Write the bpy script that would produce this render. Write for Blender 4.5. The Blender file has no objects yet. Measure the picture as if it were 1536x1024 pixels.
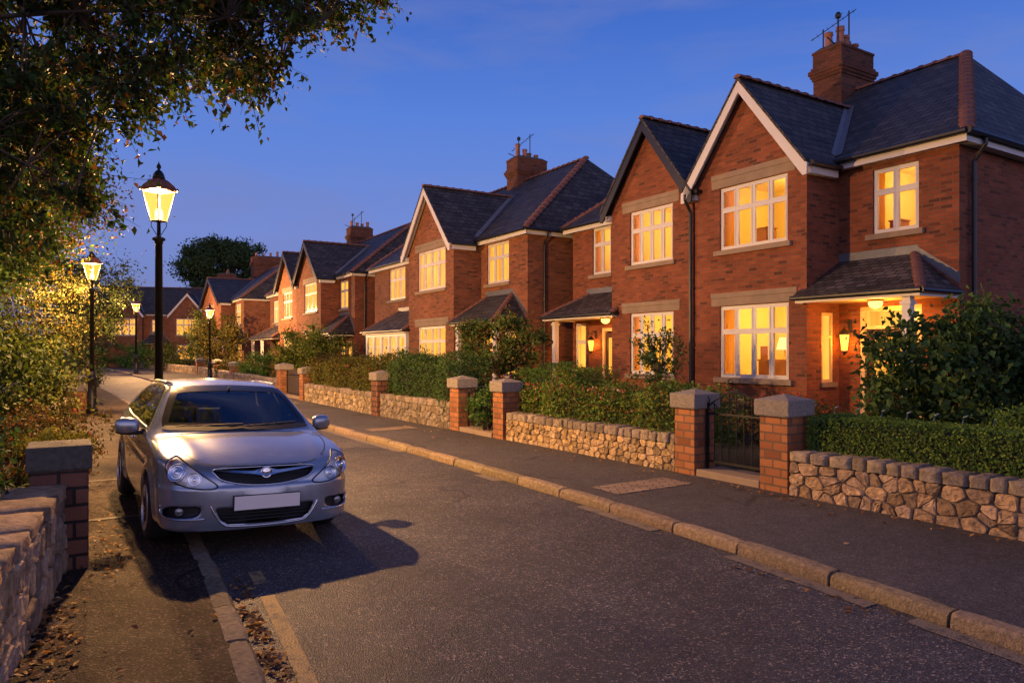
import bpy, bmesh, math, random
import numpy as np
from mathutils import Vector, Matrix, geometry
R = math.radians
rng = np.random.default_rng(7)
random.seed(7)
SC = bpy.context.scene
COL = SC.collection
TH = math.atan(0.616)                  # the street runs 31.6 degrees to the left of the view
ST, CT = math.sin(TH), math.cos(TH)
SROT = TH - math.pi / 2                # frame of the street: +x towards the near end, +y towards the houses

def W(s, t, z=0.0):                    # street coordinates (along, across, up) to world
    return Vector((CT * t - ST * s, ST * t + CT * s, z))

# ------------------------------------------------------------------ objects
def props(o, label=None, cat=None, group=None, kind=None):
    if label: o['label'] = label
    if cat: o['category'] = cat
    if group: o['group'] = group
    if kind: o['kind'] = kind
    return o

def thing(name, label, cat, loc=(0, 0, 0), rot=0.0, group=None):
    o = bpy.data.objects.new(name, None)
    o.empty_display_size = 0.2
    COL.objects.link(o)
    o.location = loc
    o.rotation_euler = (0, 0, rot)
    return props(o, label, cat, group)

def link(name, me, mats, parent=None, smooth=False):
    o = bpy.data.objects.new(name, me)
    COL.objects.link(o)
    for m in (mats if isinstance(mats, (list, tuple)) else [mats]):
        me.materials.append(m)
    if parent is not None:
        o.parent = parent
    if smooth:
        me.polygons.foreach_set('use_smooth', [True] * len(me.polygons))
    return o

def copy_tree(o, parent=None):
    c = o.copy(); COL.objects.link(c)
    if parent is not None: c.parent = parent
    for ch in [x for x in bpy.data.objects if x.parent == o]:
        copy_tree(ch, c)
    return c

def face_uv(me):
    """metre-scaled UVs: u level in the face, v up its slope"""
    uv = me.uv_layers.new(name='UVMap')
    Z = Vector((0, 0, 1)); data = uv.data; vs = me.vertices
    for p in me.polygons:
        n = p.normal
        if abs(n.z) > 0.97:
            u, v = Vector((1, 0, 0)), Vector((0, 1, 0))
        else:
            u = Z.cross(n).normalized(); v = n.cross(u)
        for li in p.loop_indices:
            c = vs[me.loops[li].vertex_index].co
            data[li].uv = (c.dot(u), c.dot(v))

class MB:
    def __init__(self): self.v = []; self.f = []; self.m = []; self.c = []; self.cur = 0
    def face(self, pts, n=None):
        i = len(self.v); pts = [Vector(p) for p in pts]
        if n is not None:
            nn = Vector((0, 0, 0))
            for k in range(len(pts)):
                a, b = pts[k], pts[(k + 1) % len(pts)]
                nn += a.cross(b)
            if nn.dot(Vector(n)) < 0: pts.reverse()
        self.v += pts; self.f.append(tuple(range(i, i + len(pts)))); self.m.append(self.cur)
    def box(self, x0, x1, y0, y1, z0, z1):
        if x0 > x1: x0, x1 = x1, x0
        if y0 > y1: y0, y1 = y1, y0
        i = len(self.v)
        self.v += [Vector(p) for p in ((x0,y0,z0),(x1,y0,z0),(x1,y1,z0),(x0,y1,z0),(x0,y0,z1),(x1,y0,z1),(x1,y1,z1),(x0,y1,z1))]
        for q in ((3,2,1,0),(4,5,6,7),(0,1,5,4),(1,2,6,5),(2,3,7,6),(3,0,4,7)):
            self.f.append(tuple(i + k for k in q)); self.m.append(self.cur)
        return self
    def hexa(self, p):                 # eight points: four below, four above
        i = len(self.v); self.v += [Vector(q) for q in p]
        for q in ((3,2,1,0),(4,5,6,7),(0,1,5,4),(1,2,6,5),(2,3,7,6),(3,0,4,7)):
            self.f.append(tuple(i + k for k in q)); self.m.append(self.cur)
        return self
    def slab(self, pts, th):           # polygon thickened against its normal
        pts = [Vector(p) for p in pts]
        n = (pts[1] - pts[0]).cross(pts[2] - pts[0]).normalized()
        if n.z < 0: pts.reverse(); n = -n
        k = len(pts); i = len(self.v)
        self.v += pts + [p - n * th for p in pts]
        self.f.append(tuple(i + a for a in range(k))); self.m.append(self.cur)
        self.f.append(tuple(i + k + a for a in reversed(range(k)))); self.m.append(self.cur)
        for a in range(k):
            b = (a + 1) % k
            self.f.append((i + b, i + a, i + k + a, i + k + b)); self.m.append(self.cur)
        return self
    def tube(self, pts, r, n=8, caps=True):
        pts = [Vector(p) for p in pts]
        rs = r if isinstance(r, (list, tuple)) else [r] * len(pts)
        i = len(self.v); ref = Vector((0.13, 0.37, 0.92))
        for k, p in enumerate(pts):
            d = (pts[min(k + 1, len(pts) - 1)] - pts[max(k - 1, 0)]).normalized()
            a = d.cross(ref)
            if a.length < 0.05: a = d.cross(Vector((1, 0, 0)))
            a.normalize(); b = d.cross(a)
            for j in range(n):
                t = 2 * math.pi * j / n
                self.v.append(p + (a * math.cos(t) + b * math.sin(t)) * rs[k])
        for k in range(len(pts) - 1):
            for j in range(n):
                j2 = (j + 1) % n
                self.f.append((i + k*n + j, i + k*n + j2, i + (k+1)*n + j2, i + (k+1)*n + j)); self.m.append(self.cur)
        if caps:
            self.f.append(tuple(i + j for j in reversed(range(n)))); self.m.append(self.cur)
            self.f.append(tuple(i + (len(pts)-1)*n + j for j in range(n))); self.m.append(self.cur)
        return self
    def lathe(self, prof, c=(0, 0, 0), n=20, rot=0.0, axis='z'):
        i = len(self.v); c = Vector(c)
        for (r, z) in prof:
            for j in range(n):
                t = 2 * math.pi * j / n + rot
                q = (r * math.cos(t), r * math.sin(t), z)
                if axis == 'x': q = (q[2], q[0], q[1])
                if axis == 'y': q = (q[1], q[2], q[0])
                self.v.append(c + Vector(q))
        for k in range(len(prof) - 1):
            for j in range(n):
                j2 = (j + 1) % n
                self.f.append((i + k*n + j, i + k*n + j2, i + (k+1)*n + j2, i + (k+1)*n + j)); self.m.append(self.cur)
        self.f.append(tuple(i + j for j in reversed(range(n)))); self.m.append(self.cur)
        self.f.append(tuple(i + (len(prof)-1)*n + j for j in range(n))); self.m.append(self.cur)
        return self
    def build(self, name, mats, parent=None, smooth=False, bevel=0.0, uv=True, fix=False):
        me = bpy.data.meshes.new(name)
        me.from_pydata([tuple(v) for v in self.v], [], self.f)
        if any(self.m): me.polygons.foreach_set('material_index', self.m)
        if fix or bevel:
            bm = bmesh.new(); bm.from_mesh(me)
            bmesh.ops.remove_doubles(bm, verts=bm.verts, dist=1e-5)
            if fix: bmesh.ops.recalc_face_normals(bm, faces=bm.faces)
            if bevel:
                bmesh.ops.bevel(bm, geom=[e for e in bm.edges if len(e.link_faces) == 2 and e.calc_face_angle(0) > 0.5], offset=bevel, segments=2, affect='EDGES', profile=0.6, clamp_overlap=True)
            bm.to_mesh(me); bm.free()
        me.update()
        if uv: face_uv(me)
        return link(name, me, mats, parent, smooth)

def np_mesh(name, V, F, mats, parent=None, smooth=False, col=None):
    V = np.asarray(V, dtype=np.float32); F = np.asarray(F, dtype=np.int32)
    me = bpy.data.meshes.new(name); k = F.shape[1]
    me.vertices.add(len(V)); me.vertices.foreach_set('co', V.ravel())
    me.loops.add(F.size); me.loops.foreach_set('vertex_index', F.ravel())
    me.polygons.add(len(F))
    me.polygons.foreach_set('loop_start', np.arange(0, F.size, k, dtype=np.int32))
    me.polygons.foreach_set('loop_total', np.full(len(F), k, dtype=np.int32))
    if col is not None:
        a = me.color_attributes.new('Tint', 'FLOAT_COLOR', 'POINT')
        c4 = np.ones((len(V), 4), dtype=np.float32); c4[:, :3] = col
        a.data.foreach_set('color', c4.ravel())
    me.update(); me.validate()
    return link(name, me, mats, parent, smooth)

# ------------------------------------------------------------------ materials
class N:
    """small node-tree builder"""
    def __init__(self, name):
        self.mat = bpy.data.materials.new(name); self.mat.use_nodes = True
        self.t = self.mat.node_tree; self.t.nodes.clear()
        self.out = self.t.nodes.new('ShaderNodeOutputMaterial')
    def n(self, typ, **kw):
        nd = self.t.nodes.new('ShaderNode' + typ)
        for k, v in kw.items():
            if k in ('ins',):
                for a, b in v.items(): self.set(nd, a, b)
            else: setattr(nd, k, v)
        return nd
    def set(self, nd, key, val):
        s = nd.inputs[key]
        if isinstance(val, bpy.types.NodeSocket): self.t.links.new(val, s)
        elif isinstance(val, bpy.types.Node): self.t.links.new(val.outputs[0], s)
        else:
            if isinstance(val, tuple) and len(val) == 3 and s.type == 'RGBA': val = (*val, 1)
            s.default_value = val
    def coord(self, which='Object'): return self.n('TexCoord').outputs[which]
    def mapped(self, src, scale=(1, 1, 1), loc=(0, 0, 0)):
        return self.n('Mapping', ins={'Vector': src, 'Scale': scale, 'Location': loc}).outputs[0]
    def noise(self, vec, scale, detail=4, rough=0.55):
        return self.n('TexNoise', ins={'Vector': vec, 'Scale': scale, 'Detail': detail, 'Roughness': rough}).outputs['Fac']
    def ramp(self, fac, stops):
        r = self.n('ValToRGB'); e = r.color_ramp.elements
        while len(e) > 1: e.remove(e[-1])
        for i, (p, c) in enumerate(stops):
            el = e[0] if i == 0 else e.new(p)
            el.position = p; el.color = (*c, 1) if len(c) == 3 else c
        self.set(r, 'Fac', fac); return r.outputs[0]
    def mix(self, fac, a, b, mode='MIX'):
        m = self.n('Mix', data_type='RGBA', blend_type=mode)
        for key, v in ((0, fac), (6, a), (7, b)):
            s = m.inputs[key]
            if isinstance(v, bpy.types.NodeSocket): self.t.links.new(v, s)
            else: s.default_value = (*v, 1) if isinstance(v, tuple) and len(v) == 3 else v
        return m.outputs[2]
    def math(self, op, a, b=0.5, c=None):
        m = self.n('Math', operation=op)
        for i, v in enumerate((a, b) if c is None else (a, b, c)):
            if isinstance(v, bpy.types.NodeSocket): self.t.links.new(v, m.inputs[i])
            else: m.inputs[i].default_value = v
        return m.outputs[0]
    def bump(self, h, strength=0.3, dist=0.01):
        return self.n('Bump', ins={'Height': h, 'Strength': strength, 'Distance': dist}).outputs[0]
    def principled(self, **ins):
        p = self.n('BsdfPrincipled')
        for k, v in ins.items(): self.set(p, k.replace('_', ' '), v)
        self.t.links.new(p.outputs[0], self.out.inputs[0]); return self.mat
    def surface(self, nd):
        self.t.links.new(nd.outputs[0] if isinstance(nd, bpy.types.Node) else nd, self.out.inputs[0]); return self.mat

def m_plain(name, col, rough=0.6, metal=0.0, vary=0.25, scale=8.0, bump=0.1, coat=0.0):
    b = N(name); o = b.coord()
    f = b.noise(o, scale, 5)
    c = b.mix(f, tuple(x * (1 - vary) for x in col), tuple(min(1, x * (1 + vary)) for x in col))
    return b.principled(Base_Color=c, Roughness=rough, Metallic=metal, Coat_Weight=coat, Normal=b.bump(b.noise(o, scale * 6, 4), bump, 0.01))

def m_brick(name, c1, c2, dark, mortar, bw=0.225, bh=0.075, ms=0.011, stain=0.45):
    b = N(name); uv = b.coord('UV')
    wob = b.n('TexNoise', ins={'Vector': uv, 'Scale': 9.0, 'Detail': 2.0})
    vec = b.n('VectorMath', operation='MULTIPLY_ADD')
    b.set(vec, 0, wob.outputs['Color']); vec.inputs[1].default_value = (0.012, 0.012, 0); b.set(vec, 2, uv)
    br = b.n('TexBrick', offset=0.5, ins={'Vector': vec.outputs[0], 'Color1': c1, 'Color2': c2, 'Mortar': mortar, 'Scale': 1.0, 'Mortar Size': ms, 'Mortar Smooth': 0.25, 'Bias': -0.1, 'Brick Width': bw, 'Row Height': bh})
    # burnt bricks: one random value per brick, from the cell of the course it lies in
    sep = b.n('SeparateXYZ', ins={0: vec.outputs[0]})
    row = b.math('FLOOR', b.math('DIVIDE', sep.outputs[1], bh))
    odd = b.math('MULTIPLY', b.math('SUBTRACT', 1.0, b.math('MODULO', b.math('ABSOLUTE', row), 2.0)), 0.5)
    colm = b.math('FLOOR', b.math('ADD', b.math('DIVIDE', sep.outputs[0], bw), odd))
    cell = b.n('CombineXYZ', ins={0: colm, 1: row, 2: 0.0})
    wn = b.n('TexWhiteNoise', noise_dimensions='3D', ins={'Vector': cell.outputs[0]})
    isdark = b.ramp(wn.outputs['Value'], [(0.0, (0, 0, 0)), (0.5, (0, 0, 0)), (0.7, (.16,) * 3), (0.9, (.42,) * 3), (1.0, (.8,) * 3)])
    notm = b.math('SUBTRACT', 1.0, br.outputs['Fac'])
    c = b.mix(b.math('MULTIPLY', isdark, notm), br.outputs['Color'], dark)
    st = b.ramp(b.noise(b.mapped(uv, (0.6, .8, 1)), 1.3, 6, 0.65), [(0.3, (1 - stain * .8,) * 3), (0.7, (1.1,) * 3)])
    c = b.mix(1.0, c, st, 'MULTIPLY')
    fine = b.noise(uv, 60, 3)
    c = b.mix(0.25, c, b.ramp(fine, [(0.3, (.45,) * 3), (0.7, (1.4,) * 3)]), 'MULTIPLY')
    h = b.math('ADD', b.math('MULTIPLY', notm, 1.0), b.math('MULTIPLY', fine, 0.5))
    return b.principled(Base_Color=c, Roughness=0.88, Normal=b.bump(h, 0.8, 0.012), Specular_IOR_Level=0.25)

def m_slate(name, base=(0.055, 0.06, 0.068), row=0.19, wd=0.26, var=0.5):
    b = N(name); uv = b.coord('UV')
    br = b.n('TexBrick', offset=0.5, ins={'Vector': uv, 'Color1': tuple(x * (1 - var) for x in base), 'Color2': tuple(x * (1 + var) for x in base), 'Mortar': (0.012, 0.012, 0.014), 'Scale': 1.0, 'Mortar Size': 0.013, 'Mortar Smooth': 0.3, 'Bias': 0.0, 'Brick Width': wd, 'Row Height': row})
    n1 = b.noise(b.mapped(uv, (0.6, 1.4, 1)), 2.5, 6, 0.7)
    c = b.mix(1.0, br.outputs['Color'], b.ramp(n1, [(0.3, (.55,) * 3), (0.72, (1.5,) * 3)]), 'MULTIPLY')
    moss = b.ramp(b.noise(uv, 7, 5, 0.7), [(0.66, (0, 0, 0)), (0.8, (.6,) * 3)])
    c = b.mix(moss, c, (0.075, 0.07, 0.045))
    sep = b.n('SeparateXYZ', ins={0: uv})
    saw = b.math('FRACT', b.math('DIVIDE', sep.outputs[1], row))
    h = b.math('ADD', b.math('MULTIPLY', saw, -1.0), b.math('MULTIPLY', b.noise(uv, 30, 3), 0.35))
    h = b.math('SUBTRACT', h, b.math('MULTIPLY', br.outputs['Fac'], 0.6))
    return b.principled(Base_Color=c, Roughness=0.6, Normal=b.bump(h, 0.85, 0.025), Specular_IOR_Level=0.22)

def m_tint(name, rough=0.85, transl=0.0, bump=0.35, bscale=40, spec=0.25, mottle=0.35):
    """colour comes with each stone or leaf as a vertex tint"""
    b = N(name); o = b.coord()
    at = b.n('Attribute', attribute_name='Tint')
    c = at.outputs['Color']
    if mottle:
        c = b.mix(1.0, c, b.ramp(b.noise(o, bscale * .5, 6, 0.7), [(0.3, (1 - mottle,) * 3), (0.7, (1 + mottle,) * 3)]), 'MULTIPLY')
    p = b.n('BsdfPrincipled'); b.set(p, 'Base Color', c); b.set(p, 'Roughness', rough); b.set(p, 'Specular IOR Level', spec)
    if bump: b.set(p, 'Normal', b.bump(b.noise(o, bscale, 6, 0.65), bump, 0.03))
    if transl:
        t = b.n('BsdfTranslucent', ins={'Color': b.mix(1.0, c, (1.5, 1.35, .55), 'MULTIPLY')})
        mx = b.n('MixShader', ins={0: transl}); b.t.links.new(p.outputs[0], mx.inputs[1]); b.t.links.new(t.outputs[0], mx.inputs[2])
        return b.surface(mx)
    return b.surface(p)

def m_emit(name, col, strength, vary=None, see=0.0):
    b = N(name)
    e = b.n('Emission', ins={'Color': col, 'Strength': strength})
    if see:
        tr = b.n('BsdfTransparent', ins={'Color': (1, .76, .36)})
        a = b.n('AddShader'); b.t.links.new(e.outputs[0], a.inputs[0]); b.t.links.new(tr.outputs[0], a.inputs[1])
        return b.surface(a)
    return b.surface(e)

M = {}
M['brick'] = m_brick('red_brick', (.315, .088, .042), (.225, .060, .030), (.07, .028, .021), (.18, .105, .066))
M['brick_b'] = m_brick('brown_brick', (.34, .11, .052), (.25, .075, .036), (.08, .034, .025), (.20, .13, .08))
M['brick_stack'] = m_brick('sooty_stack_brick', (.20, .066, .038), (.14, .048, .03), (.05, .026, .02), (.11, .075, .05))
M['pillar'] = m_brick('orange_brick', (.42, .17, .068), (.33, .12, .05), (.17, .06, .03), (.17, .11, .07), 0.23, 0.105, 0.012, 0.35)
M['pillar_dark'] = m_brick('dark_blockwork', (.24, .10, .06), (.17, .075, .05), (.07, .035, .03), (.035, .028, .022), 0.21, 0.135, 0.014, 0.4)
M['slate'] = m_slate('slate', base=(.056, .051, .048), row=.21, wd=.30, var=.28)
M['slate_warm'] = m_slate('weathered_slate', (.085, .07, .06), 0.15, 0.22, 0.55)
M['clay'] = m_plain('clay_ridge', (.17, .07, .05), 0.8, vary=.45, scale=5, bump=.3)
M['pot'] = m_plain('clay_pot', (.36, .15, .09), 0.75, vary=.35, scale=6, bump=.2)
M['stone_dress'] = m_plain('dressed_sandstone', (.25, .185, .13), 0.85, vary=.3, scale=4, bump=.3)
M['granite'] = m_plain('granite_cap', (.25, .215, .18), 0.9, vary=.7, scale=38, bump=1.0)
M['cap_dark'] = m_plain('mossy_concrete', (.085, .075, .06), 0.9, vary=.75, scale=24, bump=1.0)
M['white'] = m_plain('white_paint', (.58, .56, .56), 0.45, vary=.08, scale=3, bump=.05)
M['cream'] = m_plain('cream_paint', (.62, .46, .26), 0.5, vary=.1, scale=3, bump=.05)
M['black'] = m_plain('black_paint', (.012, .012, .014), 0.4, vary=.3, scale=6, bump=.1)
M['blue_rail'] = m_plain('blue_paint', (.045, .10, .16), 0.45, vary=.25, scale=6, bump=.1)
M['iron'] = m_plain('black_iron', (.014, .014, .015), 0.38, metal=.3, vary=.5, scale=25, bump=.25)
M['lead'] = m_plain('lead_sheet', (.14, .15, .17), 0.5, metal=.2, vary=.35, scale=6, bump=.25)
M['door'] = m_plain('dark_door_paint', (.055, .022, .012), 0.3, vary=.2, scale=4, bump=.05)
M['brass'] = m_plain('brass', (.55, .36, .13), 0.3, metal=1.0, vary=.15)
M['bark'] = m_plain('bark', (.075, .052, .035), 0.9, vary=.5, scale=14, bump=1.0)
M['wood'] = m_plain('weathered_wood', (.24, .19, .13), 0.85, vary=.3, scale=9, bump=.4)
M['core'] = m_plain('dark_twigs', (.018, .02, .01), 0.95, vary=.5, scale=20, bump=.6)  # near-black twig colour for the hedge bodies
M['soil'] = m_plain('soil', (.045, .033, .022), 0.95, vary=.5, scale=9, bump=.8)
M['leaf'] = m_tint('leaf', 0.7, 0.22, 0, spec=.18, mottle=0)
M['stone'] = m_tint('rubble_stone', 0.9, 0, 1.0, 22, .2, .5)
M['kerb'] = m_tint('kerb_stone', 0.85, 0, 0.9, 45, .25, .45)
M['curtain'] = m_plain('curtain_cloth', (.62, .40, .17), 0.9, vary=.2, scale=3, bump=.1)
M['furn'] = m_plain('dark_wood', (.40, .15, .045), 0.5, vary=.3, scale=4)
M['shade'] = m_emit('lamp_shade', (1, .52, .16), 2.5)
M['lantern_lit'] = m_emit('lit_lantern_glass', (1, .42, .06), 2.4, see=1)
M['bulb'] = m_emit('bulb', (1, .74, .38), 9)
M['dome'] = m_emit('lit_dome', (1, .50, .12), 3.2)

def lit_pane(name, base, strength):
    """a lit blind or curtain behind glass"""
    b = N(name); o = b.coord()
    rnd = b.n('ObjectInfo').outputs['Random']
    off = b.n('CombineXYZ', ins={0: b.math('MULTIPLY', rnd, 37.0), 1: 0.0, 2: b.math('MULTIPLY', rnd, 11.0)})
    v = b.n('VectorMath', operation='ADD'); b.set(v, 0, o); b.set(v, 1, off.outputs[0])
    folds = b.noise(b.mapped(v.outputs[0], (3.2, 3.2, .12)), 1.6, 3)
    room = b.noise(v.outputs[0], 0.9, 2)
    c = b.ramp(folds, [(0.3, tuple(x * y for x, y in zip(base, (.72, .52, .36)))), (0.52, base), (0.75, tuple(x * y for x, y in zip(base, (1.12, 1.2, 1.2))))])
    st = b.math('MULTIPLY', b.math('ADD', b.math('MULTIPLY', room, 0.9), 0.45), strength)
    return b.principled(Base_Color=(.015, .012, .01), Roughness=0.08, Emission_Color=c, Emission_Strength=st, Specular_IOR_Level=.5)
M['pane'] = lit_pane('lit_window', (1.0, .43, .055), 1.45)
M['pane_hot'] = lit_pane('bright_lit_window', (1.0, .43, .055), 1.5)
M['pane_dim'] = lit_pane('dim_lit_window', (.9, .45, .16), 0.55)
for k in ('pane', 'pane_dim', 'pane_hot'): M[k].cycles.emission_sampling = 'FRONT'

def clear_glass(name, tint, refl=1.0, ior=1.5):
    b = N(name)
    tr = b.n('BsdfTransparent', ins={'Color': tint}); gl = b.n('BsdfGlossy', ins={'Color': (refl,) * 3, 'Roughness': 0.02})
    fr = b.n('Fresnel', ins={'IOR': ior}); mx = b.n('MixShader')
    b.t.links.new(fr.outputs[0], mx.inputs[0]); b.t.links.new(tr.outputs[0], mx.inputs[1]); b.t.links.new(gl.outputs[0], mx.inputs[2])
    return b.surface(mx)
M['glass'] = clear_glass('window_glass', (.93, .94, .92))
M['room'] = m_plain('room_plaster', (.82, .66, .34), 0.9, vary=.06, scale=1.5, bump=0)
# ------------------------------------------------------------------ ground, road, kerbs, pavements
LEFT = [(-6, .55), (0, .66), (2.5, .8), (4.12, .92), (5.39, 1.02), (6.86, 1.06), (9, 1.15), (12.5, 1.45), (17, 1.75), (22, 1.88), (27, 1.86), (36, 1.6), (47, 1.1), (60, .2), (75, -2.2), (95, -9), (120, -24)]
RIGHT = [(-6, 4.1), (0, 4.66), (2.34, 4.85), (3.4, 4.98), (4.2, 5.04), (5.7, 5.14), (8, 5.18), (11, 5.18), (16, 5.08), (25, 4.85), (40, 4.4), (53, 4.15), (68, 3.9), (85, 3.3), (100, .5), (125, -13)]
WALLT = [(-6, 7.15), (0, 7.22), (7, 7.25), (12, 7.1), (18, 6.92), (25, 6.88), (31, 6.95), (40, 7.3), (50, 7.9), (62, 8.0), (75, 7.4), (90, 6.2), (105, 3.5), (125, -9)]
def interp(tab, s):
    return float(np.interp(s, [a for a, _ in tab], [b for _, b in tab]))
def smooth_tab(tab, s):                # soft version of interp
    return sum(interp(tab, s + d) for d in (-1.2, -.6, 0, .6, 1.2)) / 5
PAVE = 0.105
LPAVE = 0.05

def strip(name, edges, mat, step=0.5, s0=-6, s1=124):
    """ground sheet between two edge functions, z per edge"""
    V, F = [], []; k = len(edges); ss = np.arange(s0, s1 + step, step)
    for s in ss:
        for (fn, z) in edges:
            V.append(W(s, fn(s), z))
    for i in range(len(ss) - 1):
        for j in range(k - 1):
            F.append((i*k + j, i*k + j + 1, (i+1)*k + j + 1, (i+1)*k + j))
    me = bpy.data.meshes.new(name); me.from_pydata([tuple(v) for v in V], [], F); me.update()
    bm = bmesh.new(); bm.from_mesh(me); bmesh.ops.recalc_face_normals(bm, faces=bm.faces)
    if sum(f.normal.z for f in bm.faces) < 0: bmesh.ops.reverse_faces(bm, faces=bm.faces)
    bm.to_mesh(me); bm.free()
    return props(link(name, me, mat), kind='structure')

def m_asphalt(name, base, grain, warm, patch=0.3, crack=True, rough=.62, spec=.35):
    b = N(name); o = b.coord()
    v1 = b.n('TexVoronoi', feature='F1', ins={'Vector': o, 'Scale': grain})
    chip = b.n('SeparateColor', ins={0: v1.outputs['Color']})
    c = b.ramp(chip.outputs[0], [(0.0, tuple(x * .45 for x in base)), (0.55, base), (0.86, tuple(x * 1.35 for x in base)), (0.93, warm), (1.0, tuple(x * 1.9 for x in warm))])
    big = b.ramp(b.noise(o, 0.55, 6, 0.6), [(0.3, (1 - patch,) * 3), (0.7, (1 + patch,) * 3)])
    c = b.mix(1.0, c, big, 'MULTIPLY')
    med = b.ramp(b.noise(o, 5, 5, 0.7), [(0.3, (.78,) * 3), (0.7, (1.18,) * 3)])
    c = b.mix(1.0, c, med, 'MULTIPLY')
    h = b.math('ADD', b.math('MULTIPLY', v1.outputs['Distance'], 1.3), b.math('MULTIPLY', b.noise(o, 60, 3), 0.3))
    if crack:
        dist = b.n('TexNoise', ins={'Vector': o, 'Scale': 1.3, 'Detail': 5.0})
        vv = b.n('VectorMath', operation='MULTIPLY_ADD'); b.set(vv, 0, dist.outputs['Color']); vv.inputs[1].default_value = (1.1, 1.1, 0); b.set(vv, 2, o)
        e = b.n('TexVoronoi', feature='DISTANCE_TO_EDGE', ins={'Vector': vv.outputs[0], 'Scale': 0.28})
        line = b.ramp(e.outputs['Distance'], [(0.0, (1, 1, 1)), (0.004, (.9,) * 3), (0.009, (0, 0, 0))])
        gate = b.ramp(b.noise(o, 0.4, 2), [(0.48, (0, 0, 0)), (0.58, (.8,) * 3)])
        lf = b.math('MULTIPLY', line, gate)
        c = b.mix(lf, c, tuple(x * .25 for x in base)); h = b.math('SUBTRACT', h, lf)
    return b.principled(Base_Color=c, Roughness=b.math('ADD', rough - .1, b.math('MULTIPLY', b.noise(o, 3, 4), 0.25)), Normal=b.bump(h, 0.5, 0.010), Specular_IOR_Level=spec)

M['road'] = m_asphalt('road_asphalt', (.059, .055, .056), 88, (.19, .145, .11), .38)
M['pave'] = m_asphalt('pavement_asphalt', (.072, .063, .060), 85, (.10, .08, .062), .22, True, .75)
M['pave_left'] = m_asphalt('worn_pavement', (.042, .027, .019), 80, (.10, .07, .05), .35, True, .8, .12)

def m_ground():
    b = N('garden_ground'); o = b.coord()
    f = b.noise(o, 1.2, 6, .7)
    c = b.ramp(f, [(0.3, (.02, .03, .01)), (0.5, (.035, .05, .015)), (0.7, (.05, .045, .022))])
    return b.principled(Base_Color=c, Roughness=.95, Normal=b.bump(b.noise(o, 25, 4), .8, .04))
M['ground'] = m_ground()
g = MB()
xs = [-400, -200, -120, -60, -30, -10, 10, 30, 60, 120, 200, 400]
for i in range(len(xs) - 1):
    for j in range(len(xs) - 1):
        g.face([(xs[i], xs[j] + 150, -.012), (xs[i+1], xs[j] + 150, -.012), (xs[i+1], xs[j+1] + 150, -.012), (xs[i], xs[j+1] + 150, -.012)], (0, 0, 1))
props(g.build('ground', M['ground'], uv=False), kind='structure')

KW = 0.15
lk = lambda s: smooth_tab(LEFT, s)
rk = lambda s: smooth_tab(RIGHT, s)
wl = lambda s: smooth_tab(WALLT, s)
strip('road', [(lambda s: lk(s) - .04, 0.0), (lambda s: lk(s) * .5 + rk(s) * .5, 0.022), (lambda s: rk(s) + .04, 0.0)], M['road'])
strip('right_pavement', [(lambda s: rk(s) + KW - .02, PAVE - .006), (lambda s: wl(s) + .35, PAVE + .012)], M['pave'])
strip('left_pavement', [(lambda s: -1.3 if s < 12 else -.8 + .0 * s, LPAVE + .004), (lambda s: lk(s) - KW + .02, LPAVE - .004)], M['pave_left'])

def kerb_run(name, fn, side, top, length, s0, s1, tint):
    """real kerb stones laid end to end, each with worn edges and its own tint; one mesh"""
    V, F, C = [], [], []; s = s0; r = random.Random(3)
    while s < s1:
        L = length * r.uniform(.82, 1.16) * (1 if s < 40 else 2); gap = .012
        a, b = s + gap, s + L - gap; n = 4
        zt = top + r.uniform(-.006, .006); k = r.uniform(.75, 1.2); tc = np.array(tint) * k * np.array([1, r.uniform(.94, 1.04), r.uniform(.86, 1.05)])
        jt = r.uniform(-.008, .008); base = len(V); ring = 7
        for i in range(n + 1):
            q = a + (b - a) * i / n; e = 0.014 if i in (0, n) else 0
            t0 = fn(q) + jt
            wv = lambda x: x + r.uniform(-.004, .004)
            prof = [(0 + e * .3, -.06), (0 + e * .3, zt * .35), (wv(.004 + e * .5), zt - .028 - e * .3), (.03, wv(zt - .004 - e * .6)), (KW * .55, zt - e * .5), (KW - .005, zt - .004 - e * .5), (KW, -.06)]
            for (dt, z) in prof:
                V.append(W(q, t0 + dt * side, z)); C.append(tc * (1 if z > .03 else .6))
        for i in range(n):
            for j in range(ring - 1):
                F.append((base + i*ring + j, base + i*ring + j + 1, base + (i+1)*ring + j + 1, base + (i+1)*ring + j))
        for i, rev in ((0, 0), (n, 1)):
            m0 = base + i * ring
            for tri in ((0, 1, 6, 6), (1, 5, 6, 6), (1, 2, 5, 5), (2, 3, 4, 5)):
                f = tuple(m0 + x for x in tri); F.append(f if len(set(f)) == 4 else f[:3] + (f[2],))
        s += L
    F = [f for f in F]
    me = bpy.data.meshes.new(name)
    me.from_pydata([tuple(v) for v in V], [], [tuple(dict.fromkeys(f)) for f in F])
    at = me.color_attributes.new('Tint', 'FLOAT_COLOR', 'POINT')
    c4 = np.ones((len(V), 4), np.float32); c4[:, :3] = np.array(C); at.data.foreach_set('color', c4.ravel())
    bm = bmesh.new(); bm.from_mesh(me); bmesh.ops.recalc_face_normals(bm, faces=bm.faces); bm.to_mesh(me); bm.free(); me.update()
    o = link(name, me, M['kerb'], smooth=False)
    return props(o, kind='structure')
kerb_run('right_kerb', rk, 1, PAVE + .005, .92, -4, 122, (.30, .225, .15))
kerb_run('left_kerb', lk, -1, LPAVE + .006, .62, -3, 122, (.25, .20, .145))

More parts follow.
